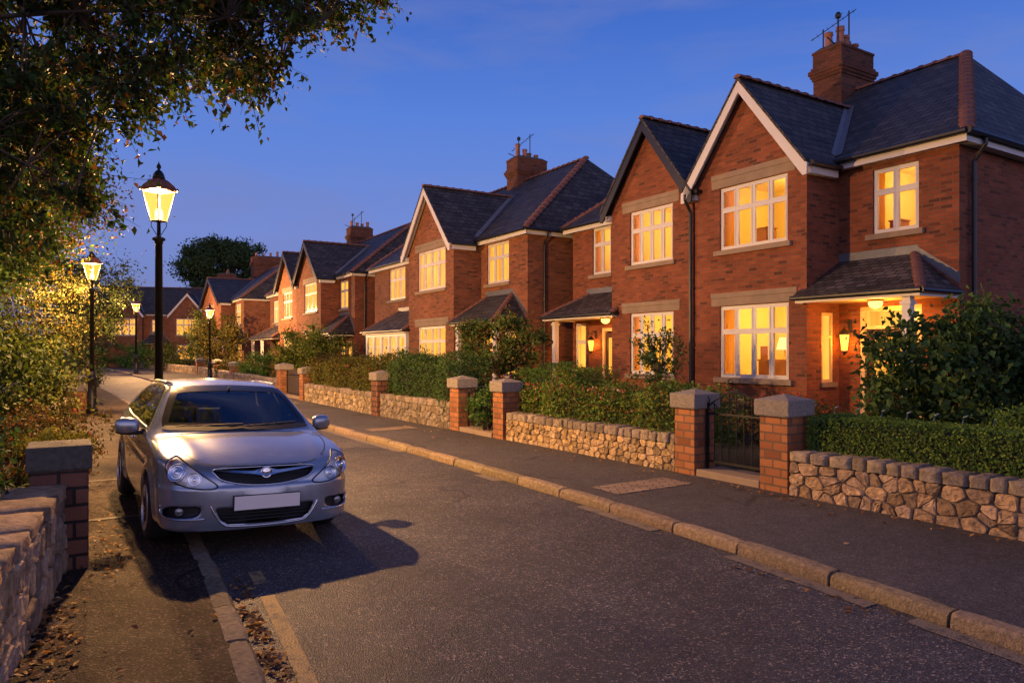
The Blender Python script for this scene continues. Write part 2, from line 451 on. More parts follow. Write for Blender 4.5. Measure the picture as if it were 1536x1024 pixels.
# worn yellow line beside the left kerb (flakes), and the lighter gutter band at the right kerb
def m_worn(name, col, base):
    b = N(name); o = b.coord()
    f = b.ramp(b.noise(o, 9, 7, .75), [(0.36, (0, 0, 0)), (0.5, (.85,) * 3)])
    v1 = b.n('TexVoronoi', feature='F1', ins={'Vector': o, 'Scale': 70.0}); sp = b.n('SeparateColor', ins={0: v1.outputs['Color']})
    bc = b.ramp(sp.outputs[0], [(0, tuple(x * .5 for x in base)), (.6, base), (1, tuple(x * 2 for x in base))])
    return b.principled(Base_Color=b.mix(f, bc, col), Roughness=.75, Normal=b.bump(v1.outputs['Distance'], .5, .01))
M['yellow'] = m_worn('worn_yellow_paint', (.36, .235, .085), (.06, .052, .047))
M['gutter'] = m_worn('gutter_grit', (.20, .155, .105), (.06, .055, .052))
def road_line(name, segs, t_off, w, mat, z):
    V, F = [], []
    for (a, b) in segs:
        ss = np.linspace(a, b, max(2, int((b - a) / .25) + 1)); i0 = len(V)
        for s in ss:
            tt = t_off(s)
            V += [W(s, tt, z), W(s, tt + w, z)]
        for i in range(len(ss) - 1): F.append((i0 + 2*i, i0 + 2*i + 1, i0 + 2*i + 3, i0 + 2*i + 2))
    me = bpy.data.meshes.new(name); me.from_pydata([tuple(v) for v in V], [], F); me.update()
    return props(link(name, me, mat), kind='structure')
crown_z = lambda f: .022 * min(f, 1) * 1.0
road_line('yellow_line', [(3.4, 5.45), (5.75, 6.1)], lambda s: lk(s) + .155 + .025 * (s - 4.1), .10, M['yellow'], .0085)
road_line('gutter_band', [(1.2, 2.7), (3.0, 4.4), (5.4, 6.7), (8.6, 9.2), (12, 17)], lambda s: rk(s) - .17, .15, M['gutter'], .0075)
for (a, b) in ((6.62, 7.16), (14.6, 15.1), (23.5, 24.2)):
    q = MB()
    q.face([W(a, rk(a) + .4, PAVE + .002), W(b, rk(b) + .4, PAVE + .002), W(b, wl(b) - .45, PAVE + .0115), W(a, wl(a) - .45, PAVE + .0115)], (0, 0, 1))
    M.setdefault('pavers', m_brick('crossing_pavers', (.34, .25, .17), (.28, .20, .14), (.2, .14, .1), (.12, .09, .07), .2, .1, .01, .3))
    props(q.build('paving_strip', M['pavers']), kind='structure')
# worn paving joints across the left pavement
q = MB()
for s in (8.6, 11.2, 13.6, 16.4, 19.5): q.face([W(s, -.1, LPAVE + .005), W(s + .09, -.1, LPAVE + .005), W(s + .09, lk(s) - KW, LPAVE + .0045), W(s, lk(s) - KW, LPAVE + .0045)], (0, 0, 1))
M['joint'] = m_worn('worn_joint', (.075, .055, .04), (.03, .025, .022))
props(q.build('paving_joint', M['joint'], uv=False), kind='structure')

# ------------------------------------------------------------------ stone walls
def clip_poly(poly, nx, ny, c):        # keep nx*x+ny*y <= c
    out = []
    for i in range(len(poly)):
        a, b = poly[i], poly[(i + 1) % len(poly)]
        da, db = nx*a[0] + ny*a[1] - c, nx*b[0] + ny*b[1] - c
        if da <= 0: out.append(a)
        if (da < 0 < db) or (db < 0 < da):
            t = da / (da - db); out.append((a[0] + t*(b[0]-a[0]), a[1] + t*(b[1]-a[1])))
    return out

def stone_faces(L, H, size, r, seed_rows=True, aspect=1.35):
    """irregular stones filling a rectangle L x H: clipped cells of a jittered set of seeds"""
    pts = []; rows = max(2, int(round(H / size)))
    for j in range(rows):
        x = -r.random() * size * aspect
        while x < L + size:
            w = size * aspect * r.uniform(.6, 1.5)
            pts.append((x + w/2, (j + .5 + r.uniform(-.26, .26)) * H / rows)); x += w
            if r.random() < .3: pts.append((x + r.uniform(-.05, .05), (j + r.uniform(.05, .95)) * H / rows))
    polys = []; k = 1.0 / aspect
    for i, p in enumerate(pts):
        poly = [(0, 0), (L, 0), (L, H), (0, H)]
        for q in pts:
            if q is p or abs(q[0] - p[0]) > size * 3.4: continue
            dx, dy = (q[0] - p[0]) * k * k, q[1] - p[1]
            c = dx * (q[0] + p[0]) / 2 + dy * (q[1] + p[1]) / 2
            poly = clip_poly(poly, dx, dy, c)
            if len(poly) < 3: break
        if len(poly) >= 3: polys.append(poly)
    return polys

def add_stone(V, F, C, poly, to3, depth, tint, r, gap=.009):
    cx = sum(p[0] for p in poly) / len(poly); cy = sum(p[1] for p in poly) / len(poly)
    rad = min(max(abs(p[0]-cx) for p in poly), max(abs(p[1]-cy) for p in poly))
    if rad < .015: return
    sh = 1 - gap / max(rad, .02)
    ring = [(cx + (x-cx)*sh, cy + (y-cy)*sh) for x, y in poly]
    for _ in range(1):                 # round the corners
        nr = []
        for i in range(len(ring)):
            a, b = ring[i], ring[(i+1) % len(ring)]
            nr += [(a[0]*.82 + b[0]*.18, a[1]*.82 + b[1]*.18), (a[0]*.18 + b[0]*.82, a[1]*.18 + b[1]*.82)]
        ring = nr
    n = len(ring); b0 = len(V); tilt = (r.uniform(-.25, .25), r.uniform(-.25, .25)); pr = depth * r.uniform(.5, 1.1)
    for (f, d) in ((1.0, -.6), (1.0, .45), (.955, .82), (.86, 1.0), (.45, 1.0)):
        for (x, y) in ring:
            qx, qy = cx + (x-cx)*f, cy + (y-cy)*f
            jit = r.uniform(-.22, .22) if d > .5 else 0
            dd = pr * (d + jit) + (qx-cx)*tilt[0]*.3 + (qy-cy)*tilt[1]*.3 * (d > 0)
            V.append(to3(qx, qy, dd)); C.append(tint)
    V.append(to3(cx, cy, pr * r.uniform(.9, 1.1))); C.append(tint)
    for k in range(4):
        for i in range(n):
            j = (i+1) % n
            F.append((b0 + k*n + i, b0 + k*n + j, b0 + (k+1)*n + j, b0 + (k+1)*n + i))
    for i in range(n): F.append((b0 + 4*n + i, b0 + 4*n + (i+1) % n, b0 + 5*n))

def stone_wall(name, label, path, thick, z0, h, size, seed, group, tint=(.34, .25, .16), cope=.13, side=-1, cope_tint=None, face_end=False, cope_len=None, even=1.0):
    """rubble wall along a path of (s,t) points on its street face; side = direction of the street"""
    r = random.Random(seed); (sa, ta), (sb, tb) = path
    L = math.hypot(sb - sa, tb - ta); org = W(sa, ta, 0); ux = (W(sb, tb) - org).normalized()
    nrm = Vector((CT, ST, 0)); nrm = (nrm - ux * nrm.dot(ux)).normalized() * side
    mid = W((sa+sb)/2, (ta+tb)/2, z0)
    th = thing(name, label, 'garden wall', mid, 0, group)
    V, F, C = [], [], []
    loc = lambda p: p - mid
    def tintf():
        k = r.uniform(.55, 1.3); w = r.uniform(-.12, .12); return (tint[0]*k*(1+w*.3), tint[1]*k, tint[2]*k*(1-w))
    bodyh = h - cope
    for poly in stone_faces(L, bodyh, size, r):
        add_stone(V, F, C, poly, lambda x, y, d: loc(org + ux*x + nrm*d + Vector((0, 0, z0 + y))), .04, tintf(), r, .006)
    if face_end:
        for poly in stone_faces(thick, bodyh, size, r):
            add_stone(V, F, C, poly, lambda x, y, d: loc(org - ux*d - nrm*x + Vector((0, 0, z0 + y))), .04, tintf(), r)
    me = bpy.data.meshes.new('stonework')
    me.from_pydata([tuple(v) for v in V], [], F)
    a = me.color_attributes.new('Tint', 'FLOAT_COLOR', 'POINT'); c4 = np.ones((len(V), 4), np.float32); c4[:, :3] = np.array(C); a.data.foreach_set('color', c4.ravel())
    bm = bmesh.new(); bm.from_mesh(me); bmesh.ops.recalc_face_normals(bm, faces=bm.faces); bm.to_mesh(me); bm.free()
    link('stonework', me, M['stone'], th, False)
    m = MB()                           # mortar core
    p0, p1 = loc(org), loc(org + ux*L); bk = -nrm * thick; fr = nrm * .004
    m.hexa([p0+fr, p1+fr, p1+bk, p0+bk] + [q + Vector((0, 0, bodyh + .0)) for q in (p0+fr, p1+fr, p1+bk, p0+bk)])
    for v in m.v: v.z += 0
    o = m.build('core', M['mortar'], th, uv=False, fix=True)
    # coping stones
    V, F, C = [], [], []; x = 0.0; ct = cope_tint or (.27, .215, .165)
    while x < L - .03:
        w = min(r.uniform(.6, 1.5) * (cope_len or size * 1.35), L - x)
        if L - x - w < .08: w = L - x
        k = r.uniform(.65, 1.2); tc = (ct[0]*k, ct[1]*k, ct[2]*k*r.uniform(.9, 1.08)); o1 = .035 + r.uniform(-.015, .02); up = cope * (1 + even * r.uniform(-.12, .1))
        nx, ny, nz = 5, 5, 4; idx = {}
        def vert(i, j, q):
            key = (i, j, q)
            if key in idx: return idx[key]
            fx, fy, fz = i/(nx-1), j/(ny-1), q/(nz-1)
            px = x + .006 + (w - .012)*fx; py = o1 - (thick + 2*o1)*fy; pz = bodyh + .004 + up*fz
            ex = min(fx, 1-fx); ey = min(fy, 1-fy); ez = min(1-fz, .5)
            if (ex == 0) + (ey == 0) + (ez == 0) >= 2: px += (w/2 + x - px)*.10; py *= .93; pz -= .012*(fz == 1)
            px += r.uniform(-.004, .004); py += r.uniform(-.008, .008); pz += r.uniform(-.006, .006)
            V.append(loc(org + ux*px + nrm*py + Vector((0, 0, z0 + pz)))); C.append(tc); idx[key] = len(V) - 1; return idx[key]
        for i in range(nx-1):
            for j in range(ny-1): F.append((vert(i,j,nz-1), vert(i+1,j,nz-1), vert(i+1,j+1,nz-1), vert(i,j+1,nz-1)))
        for q in range(nz-1):
            for i in range(nx-1):
                for j in (0, ny-1): F.append((vert(i,j,q), vert(i+1,j,q), vert(i+1,j,q+1), vert(i,j,q+1)))
            for j in range(ny-1):
                for i in (0, nx-1): F.append((vert(i,j,q), vert(i,j+1,q), vert(i,j+1,q+1), vert(i,j,q+1)))
        x += w
    me = bpy.data.meshes.new('coping'); me.from_pydata([tuple(v) for v in V], [], F)
    a = me.color_attributes.new('Tint', 'FLOAT_COLOR', 'POINT'); c4 = np.ones((len(V), 4), np.float32); c4[:, :3] = np.array(C); a.data.foreach_set('color', c4.ravel())
    bm = bmesh.new(); bm.from_mesh(me); bmesh.ops.recalc_face_normals(bm, faces=bm.faces); bm.to_mesh(me); bm.free()
    link('coping', me, M['stone'], th, True)
    return th
M['mortar'] = m_plain('mortar', (.17, .14, .105), .95, vary=.4, scale=20, bump=.6)

def pillar(name, label, s, t, ws, wt, h, group, mat, cap, caph=.2, over=.05, pyr=.07, z0=0.0, rot=0.0):
    th = thing(name, label, 'gate pillar', W(s + ws/2, t + wt/2, z0), SROT + rot, group)
    m = MB(); m.box(-ws/2, ws/2, -wt/2, wt/2, 0, h - caph - pyr)
    m.build('shaft', mat, th, bevel=.006)
    c = MB(); a, b = ws/2 + over, wt/2 + over; z1 = h - caph - pyr; z2 = h - pyr
    i = len(c.v)
    c.v += [Vector(p) for p in ((-a+.01,-b+.01,z1),(a-.01,-b+.01,z1),(a-.01,b-.01,z1),(-a+.01,b-.01,z1),(-a,-b,z1+.02),(a,-b,z1+.02),(a,b,z1+.02),(-a,b,z1+.02),(-a,-b,z2),(a,-b,z2),(a,b,z2),(-a,b,z2),(0,0,h))]
    for k in (0, 4):
        for q in range(4): c.f.append((k+q, k+(q+1) % 4, k+4+(q+1) % 4, k+4+q)); c.m.append(0)
    for q in range(4): c.f.append((8+q, 8+(q+1) % 4, 12)); c.m.append(0)
    c.f.append((3, 2, 1, 0)); c.m.append(0)
    c.build('cap', cap, th, bevel=.012)
    return th

GW = 'stone garden walls along the right pavement'
P0 = PAVE - .02
stone_wall('stone_wall', 'nearest rubble stone wall on the right, under the clipped box hedge', [(5.52, 7.27), (.6, 7.24)], .34, P0, .56, .15, 11, GW, (.40, .27, .165))
stone_wall('stone_wall', 'golden rubble stone wall below the flowering shrubs, between two brick gateways', [(11.8, 7.16), (7.42, 7.28)], .32, P0, .55, .12, 12, GW, (.46, .32, .17))
stone_wall('stone_wall', 'grey rubble stone wall below the dark leafy hedge', [(17.85, 6.97), (14.04, 7.07)], .32, P0, .62, .15, 13, GW, (.25, .20, .15))
stone_wall('stone_wall', 'rubble stone wall below the pink flowering hedge', [(24.8, 6.92), (18.36, 6.94)], .32, P0, .62, .15, 14, GW, (.34, .26, .17))
stone_wall('stone_wall', 'stretch of low stone wall past the third gate, below the round yellow-green bush', [(40, 7.32), (28.75, 6.98)], .32, P0, .62, .2, 15, GW, (.27, .20, .13), )
stone_wall('stone_wall', 'far stretch of low stone wall on the right near the fourth street lamp', [(56, 7.97), (40.5, 7.35)], .32, P0, .62, .26, 16, GW, (.27, .20, .13))
stone_wall('stone_wall', 'farthest low stone wall where the road bends away', [(92, 6.0), (57, 7.97)], .32, P0, .62, .4, 17, GW, (.27, .20, .13))
stone_wall('stone_wall', 'weathered rubble stone wall at the left edge beside the fallen leaves', [(6.86, -.04), (.5, -.78)], .36, LPAVE - .02, .71, .19, 18, 'stone garden walls along the left pavement', (.42, .29, .175), side=1, cope=.10, cope_len=.5, cope_tint=(.33, .225, .14), even=.3)
stone_wall('stone_wall', 'low wall behind the flower bed on the left, running to the far brick pillar', [(23.7, -.02), (15.2, -.3)], .3, LPAVE - .02, .5, .25, 19, 'stone garden walls along the left pavement', (.27, .2, .13), side=1)
GP = 'brick gate pillars along the right pavement'
pillar('gate_pillar', 'orange brick gate pillar with granite cap, nearest on the right', 5.55, 7.25, .40, .40, 1.2, GP, M['pillar'], M['granite'], z0=P0)
pillar('gate_pillar', 'orange brick pillar with granite cap on the far side of the black iron gate', 7.04, 7.25, .37, .40, 1.2, GP, M['pillar'], M['granite'], z0=P0)
pillar('gate_pillar', 'brick pillar at the far end of the golden stone wall', 11.83, 7.08, .38, .38, 1.2, GP, M['pillar'], M['granite'], z0=P0)
pillar('gate_pillar', 'brick pillar between the ivy-grown gate and the grey stone wall', 13.62, 7.05, .40, .40, 1.2, GP, M['pillar'], M['granite'], z0=P0)
pillar('gate_pillar', 'stone and brick pier in the wall beside the dark leafy hedge', 17.88, 6.88, .46, .44, 1.22, GP, M['pillar_dark'], M['granite'], z0=P0)
pillar('gate_pillar', 'brick pillar right of the narrow wooden gate', 24.84, 6.85, .42, .42, 1.2, GP, M['pillar'], M['granite'], z0=P0)
pillar('gate_pillar', 'brick pillar left of the narrow wooden gate', 27.9, 6.85, .6, .45, 1.28, GP, M['pillar'], M['granite'], z0=P0)
pillar('gate_pillar', 'small distant brick pillar on the wall left of the round bush', 40.0, 7.28, .5, .45, 1.2, GP, M['pillar'], M['granite'], z0=P0)
pillar('gate_pillar', 'small distant brick pillar below the fourth street lamp', 47.5, 7.65, .5, .45, 1.25, GP, M['pillar'], M['granite'], z0=P0)
pillar('gate_pillar', 'farthest small brick pillar near the bend of the wall', 56.2, 7.9, .6, .5, 1.25, GP, M['pillar'], M['granite'], z0=P0)
pillar('gate_pillar', 'dark block pillar with a mossy concrete cap at the left wall end', 6.78, -.26, .44, .40, 1.03, 'pillars along the left pavement', M['pillar_dark'], M['cap_dark'], caph=.2, pyr=.015, over=.025, z0=LPAVE - .02)
pillar('gate_pillar', 'squat orange brick pillar on the left pavement beside the second street lamp', 23.7, -.12, .62, .56, .86, 'pillars along the left pavement', M['pillar'], M['granite'], caph=.2, pyr=.02, over=.03, z0=LPAVE - .02)
pillar('gate_pillar', 'small brick pillar half hidden by the left flower bed', 14.4, -.85, .4, .4, 1.0, 'pillars along the left pavement', M['pillar'], M['granite'], caph=.15, pyr=.02, over=.03)

# ------------------------------------------------------------------ gates, steps, railings
def iron_gate(label, s0, s1, t, h, z0, arch=.22, mat='iron', wood=False):
    w = s1 - s0; th = thing('garden_gate', label, 'gate', W((s0+s1)/2, t, z0), SROT, 'garden gates')
    m = MB(); hw = w/2 - .02
    for x in (-hw, hw): m.box(x-.018, x+.018, -.018, .018, -.04, h)
    m.box(-hw, hw, -.012, .012, .09, .12); m.box(-hw, hw, -.012, .012, h - .16, h - .135)
    m.build('gate_frame', M[mat], th)
    if wood:
        b = MB(); n = 7
        for i in range(n): b.box(-hw + .02 + i*(2*hw-.04)/n, -hw + .01 + (i+1)*(2*hw-.04)/n, .014, .034, .06, h + .05*math.sin(math.pi*(i+.5)/n))
        b.build('gate_board', M['wood_dark'], th)
    else:
        n = 8
        for i in range(1, n):
            x = -hw + 2*hw*i/n; top = h - .05 + arch*math.sin(math.pi*i/n) - .03
            b = MB(); b.tube([(x, 0, .1), (x, 0, top)], .008, 6); b.build('bar', M[mat], th)
        a = MB()
        a.tube([(-hw + 2*hw*i/24, 0, h - .06 + arch*math.sin(math.pi*i/24)) for i in range(25)], .011, 6)
        for sx in (-1, 1):
            a.tube([(sx*(.05 + .12*math.cos(q)*(1-q/9)) , 0, h - .02 + .11*math.sin(q)*(1-q/9)) for q in np.linspace(0, 6.2, 22)], .007, 5)
            a.tube([(sx*(hw - .10 + .07*math.cos(q)), 0, h - .07 + .055*math.sin(q)) for q in np.linspace(-2, 3.4, 14)], .007, 5)
        a.tube([(-hw - .03 + .07*math.cos(q), 0, h + .02 + .07*math.sin(q)) for q in np.linspace(0, 6.28, 16)], .008, 5)
        a.build('scrollwork', M[mat], th)
        k = MB(); k.box(hw - .09, hw - .03, -.03, .03, h*.55, h*.55 + .1); k.build('latch', M[mat], th)
    return th
M['wood_dark'] = m_plain('dark_gate_wood', (.05, .035, .025), .8, vary=.3, scale=9, bump=.4)
iron_gate('black iron gate with an arched scrolled top between the two nearest brick pillars', 5.97, 7.02, 7.46, .90, P0 + .12)
iron_gate('black iron gate overgrown with leaves between the second pair of brick pillars', 12.22, 13.60, 7.28, .72, P0 + .12)
iron_gate('narrow dark wooden gate between two brick pillars past the pink flowering hedge', 25.28, 27.88, 7.1, .95, P0 + .05, wood=True)
for (a, b, t) in ((5.97, 7.02, 7.26), (12.23, 13.6, 7.06), (25.28, 27.88, 6.9)):
    q = MB(); c = W((a+b)/2, t + .2, 0)
    q.box(-(b-a)/2, (b-a)/2, -.2, .28, 0, PAVE + .10)
    o = q.build('gate_step', M['stone_dress'], bevel=.015); o.location = c; o.rotation_euler.z = SROT
    props(o, {5.97: 'worn stone step below the arched black iron gate', 12.23: 'stone step below the overgrown iron gate', 25.28: 'stone step below the narrow wooden gate'}[a], 'step', 'stone gate steps')
th = thing('garden_railing', 'row of low blue hooped railings behind the clipped hedge', 'railing', W(4.2, 8.62, 0), SROT)
for i in range(15):
    x = -2.3 + i*.32; q = MB()
    q.tube([(x, 0, 0), (x, 0, 1.0), (x + .02, -.02, 1.06), (x + .07, -.03, 1.08)], .011, 6)
    q.build('upright', M['blue_rail'], th)
q = MB(); q.tube([(-2.4, 0, .86), (2.3, 0, .86)], .012, 6); q.tube([(-2.4, 0, .3), (2.3, 0, .3)], .012, 6); q.build('rail', M['blue_rail'], th)
# ------------------------------------------------------------------ houses
EZ = 5.78                              # eaves
def wall_panel(mb, axis, fixed, a0, a1, z0, z1, holes, nrm, depth=.13):
    """brick panel in a vertical plane with openings; reveals go back by depth. axis 'x': plane y=fixed; 'y': plane x=fixed"""
    P = (lambda a, z, d=0: (a, fixed - nrm[1]*d, z)) if axis == 'x' else (lambda a, z, d=0: (fixed - nrm[0]*d, a, z))
    A = sorted({a0, a1, *[h[0] for h in holes], *[h[1] for h in holes]}); Zs = sorted({z0, z1, *[h[2] for h in holes], *[h[3] for h in holes]})
    for i in range(len(A) - 1):
        for j in range(len(Zs) - 1):
            ca, cz = (A[i]+A[i+1])/2, (Zs[j]+Zs[j+1])/2
            if any(h[0] < ca < h[1] and h[2] < cz < h[3] for h in holes): continue
            mb.face([P(A[i], Zs[j]), P(A[i+1], Zs[j]), P(A[i+1], Zs[j+1]), P(A[i], Zs[j+1])], nrm)
    for (h0, h1, hz0, hz1) in holes:
        mid = Vector(P((h0+h1)/2, (hz0+hz1)/2, depth/2))
        for q in ([P(h0,hz0),P(h0,hz1),P(h0,hz1,depth),P(h0,hz0,depth)], [P(h1,hz0),P(h1,hz1),P(h1,hz1,depth),P(h1,hz0,depth)], [P(h0,hz0),P(h1,hz0),P(h1,hz0,depth),P(h0,hz0,depth)], [P(h0,hz1),P(h1,hz1),P(h1,hz1,depth),P(h0,hz1,depth)]):
            c = sum((Vector(x) for x in q), Vector()) / 4
            mb.face(q, mid - c)

def window(par, x0, x1, z0, z1, y, lights, pane, room=None, lintel=None, sill=True, seed=0, detail=True, trans=.36):
    """casement window in a plane y; children: pane, sill, lintel, curtain, room"""
    f = MB(); yf = y + .045; dp = .07; fw = .055
    f.box(x0, x0+fw, yf, yf+dp, z0, z1); f.box(x1-fw, x1, yf, yf+dp, z0, z1)
    f.box(x0+fw, x1-fw, yf, yf+dp, z0, z0+fw); f.box(x0+fw, x1-fw, yf, yf+dp, z1-fw, z1)
    zt = z1 - (z1-z0)*trans; mw = .058; W_ = x1 - x0
    f.box(x0+fw, x1-fw, yf+.002, yf+dp-.004, zt-mw/2, zt+mw/2)
    xm = [x0 + W_*i/lights for i in range(lights+1)]
    for i in range(1, lights):
        f.box(xm[i]-mw/2, xm[i]+mw/2, yf+.004, yf+dp-.006, z0+fw, zt-mw/2); f.box(xm[i]-mw/2, xm[i]+mw/2, yf+.004, yf+dp-.006, zt+mw/2, z1-fw)
    if detail:
        for i in range(lights):        # opening casements stand a little proud
            a, b = xm[i] + (fw if i == 0 else mw/2), xm[i+1] - (fw if i == lights-1 else mw/2)
            for (c, d) in ((z0+fw, zt-mw/2), (zt+mw/2, z1-fw)):
                e = .03; yy = yf - .008
                f.box(a, a+e, yy, yy+.05, c, d); f.box(b-e, b, yy, yy+.05, c, d); f.box(a+e, b-e, yy, yy+.05, c, c+e); f.box(a+e, b-e, yy, yy+.05, d-e, d)
    w = f.build('window', M['white'], par, uv=False)
    p = MB(); yp = yf + .035
    p.face([(x0+fw*.5, yp, z0+fw*.5), (x1-fw*.5, yp, z0+fw*.5), (x1-fw*.5, yp, z1-fw*.5), (x0+fw*.5, yp, z1-fw*.5)], (0, -1, 0))
    p.build('pane', M['glass'] if room else M[pane], w, uv=False)
    if sill:
        s = MB(); s.box(x0-.12, x1+.12, y-.09, y+.12, z0-.12, z0-.004); s.build('sill', M['stone_dress'], w, bevel=.008)
    if lintel:
        s = MB(); lx0, lx1, lh = lintel
        s.box(x0-lx0, x1+lx1, y-.012, y+.1, z1+.012, z1+lh*.62); s.box(x0-lx0-.01, x1+lx1+.01, y-.022, y+.1, z1+lh*.62+.003, z1+lh)
        s.build('lintel', M['stone_dress'], w, bevel=.006)
    if room:
        D_ = 2.2; rx0, rx1 = x0-.35, x1+.35; rz0, rz1 = z0-.75 if z0 < 2 else z0-.6, z1+.25; ry = y+.16
        b = MB()
        b.face([(rx0,ry+D_,rz0),(rx1,ry+D_,rz0),(rx1,ry+D_,rz1),(rx0,ry+D_,rz1)], (0,-1,0))
        b.face([(rx0,ry,rz0),(rx0,ry+D_,rz0),(rx0,ry+D_,rz1),(rx0,ry,rz1)], (1,0,0)); b.face([(rx1,ry,rz0),(rx1,ry+D_,rz0),(rx1,ry+D_,rz1),(rx1,ry,rz1)], (-1,0,0))
        b.face([(rx0,ry,rz0),(rx1,ry,rz0),(rx1,ry+D_,rz0),(rx0,ry+D_,rz0)], (0,0,1)); b.face([(rx0,ry,rz1),(rx1,ry,rz1),(rx1,ry+D_,rz1),(rx0,ry+D_,rz1)], (0,0,-1))
        b.build('room', M['room'], w, uv=False)
        li = bpy.data.lights.new('room_lamp', 'POINT'); li.energy = room[0]; li.color = room[1] if len(room) > 1 else (1, .62, .15); li.shadow_soft_size = .22
        lo = bpy.data.objects.new('room_lamp', li); COL.objects.link(lo); lo.parent = w; lo.location = ((x0+x1)/2 + .2*W_, ry + 1.25, rz1 - .45)
        r = random.Random(seed)
        for (cx0, cx1) in ((x0-.1, x0+.17*W_*r.uniform(.8, 1.1)), (x1-.11*W_*r.uniform(.4, 1.1), x1+.1)):
            c = MB(); n = 26; pr = None
            for k in range(n+1):
                q = (cx0 + (cx1-cx0)*k/n, ry + .05 + .028*math.sin(k*1.35 + r.random()*.5))
                if pr: c.face([(pr[0], pr[1], z0-.1), (q[0], q[1], z0-.1), (q[0], q[1], z1+.05), (pr[0], pr[1], z1+.05)], (0, -1, 0))
                pr = q
            c.build('curtain', M['curtain_t'], w, uv=False)
    return w

def m_curtain():
    b = N('glowing_curtain'); d = b.n('BsdfDiffuse', ins={'Color': (.80, .52, .20)}); t = b.n('BsdfTranslucent', ins={'Color': (.92, .60, .22)})
    mx = b.n('MixShader', ins={0: .5}); b.t.links.new(d.outputs[0], mx.inputs[1]); b.t.links.new(t.outputs[0], mx.inputs[2]); return b.surface(mx)
M['curtain_t'] = m_curtain()

def ridge_run(mb, p0, p1, r=.105, L=.34):
    p0, p1 = Vector(p0), Vector(p1); d = (p1-p0); n = max(1, int(round(d.length/L))); d.normalize()
    sd = d.cross(Vector((0,0,1))).normalized(); up = sd.cross(d).normalized()
    if up.z < 0: up = -up
    st = (p1-p0)/n
    for i in range(n):
        a = p0 + st*i; k = len(mb.v)
        for (f, rr) in ((-.02, r*.9), (.80, r*.98), (.82, r*1.16), (1.04, r*1.16)):
            for j in range(7):
                t = math.pi*j/6
                mb.v.append(a + st*f + sd*rr*math.cos(t)*1.05 + up*(rr*math.sin(t)*.85 - .035))
        for q in range(3):
            for j in range(6): mb.f.append((k+q*7+j, k+q*7+j+1, k+(q+1)*7+j+1, k+(q+1)*7+j)); mb.m.append(0)
        for q in (0, 21): mb.f.append(tuple(k+q+j for j in range(7))); mb.m.append(0)

def chimney(par, x, y, z0, z1, wx, wy, pots=4, aerial=True, seed=0, flue=True, detail=True):
    r = random.Random(seed); m = MB(); hx, hy = wx/2, wy/2
    zc = z1 - .78
    m.box(x-hx, x+hx, y-hy, y+hy, z0, zc)
    for (o, a, b) in ((.03, zc, zc+.08), (.065, zc+.08, zc+.16), (.10, zc+.16, zc+.27), (.05, zc+.27, zc+.35), (.01, zc+.35, z1-.06), (.03, z1-.06, z1)):
        m.box(x-hx-o, x+hx+o, y-hy-o, y+hy+o, a, b)
    ch = m.build('chimney', M['brick_stack'], par)
    cp = MB(); k = len(cp.v); a, b = hx+.02, hy+.02
    cp.hexa([(x-a,y-b,z1),(x+a,y-b,z1),(x+a,y+b,z1),(x-a,y+b,z1),(x-a*.6,y-b*.8,z1+.13),(x+a*.6,y-b*.8,z1+.13),(x+a*.6,y+b*.8,z1+.13),(x-a*.6,y+b*.8,z1+.13)])
    cp.build('flaunching', M['cap_dark'], ch)
    for i in range(pots):
        py = y - hy*.72 + 1.44*hy*i/(pots-1); px = x + r.uniform(-.12, .12); h = (.30, .42, .58, .40, .33)[(i + seed) % 5]; q = .105
        p = MB(); p.lathe([(q*1.1, 0), (q*1.05, h*.1), (q*.92, h*.6), (q*.9, h*.8), (q*1.12, h*.82), (q*1.12, h*.88), (q*.98, h*.9), (q*1.1, h), (q*.8, h), (q*.75, h-.1)], (px, py, z1+.06), 14)
        p.build('chimney_pot', M['pot'], ch, True, uv=False)
    if flue:
        p = MB(); p.tube([(x-hx-.14, y+hy*.0+.25, z1-.3), (x-hx-.13, y+.25, z1-.45), (x-hx-.07, y+.25, zc), (x-hx-.05, y+.25, z0)], .04, 8); p.build('chimney_pipe', M['black'], ch, uv=False)
    if aerial:
        a = MB()
        bx, by = x-hx+.05, y-hy+.05; tx, ty = x+hx*.3, y+hy*.1
        a.tube([(bx-.1, y-.2, z1-.25), (bx-.1, y-.2, z1+.8)], .018, 6)
        a.tube([(tx, ty, z1), (tx, ty, z1+1.15)], .02, 6)
        a.tube([(bx-.45, y-.25, z1+.6), (tx+.15, ty+.1, z1+1.16)], .012, 5)
        d = Vector((tx+.15-bx+.45, ty+.35-y, .56)); n0 = Vector((bx-.45, y-.25, z1+.6)); side = d.cross(Vector((0,0,1))).normalized()
        for k in range(9):
            c = n0 + d*(k+.4)/9; L = .10 + .04*(k % 2)
            a.tube([c-side*L, c+side*L], .006, 4)
        a.build('aerial', M['black'], ch, uv=False)
        b2 = MB(); ax, ay = x+hx*.5, y-hy*.75
        b2.tube([(ax, ay, z1-.1), (ax, ay, z1+.75)], .022, 6); b2.lathe([(.02, 0), (.07, .03), (.085, .1), (.05, .17), (.01, .18)], (ax, ay, z1+.75), 8); b2.tube([(ax-.12, ay, z1+.8), (ax+.14, ay, z1+.86)], .009, 4)
        b2.tube([(ax-.05, ay+.2, z1-.02), (ax+.05, ay-.55, z1+.12)], .018, 5)
        b2.build('weather_mast', M['black'], ch, uv=False)
    return ch

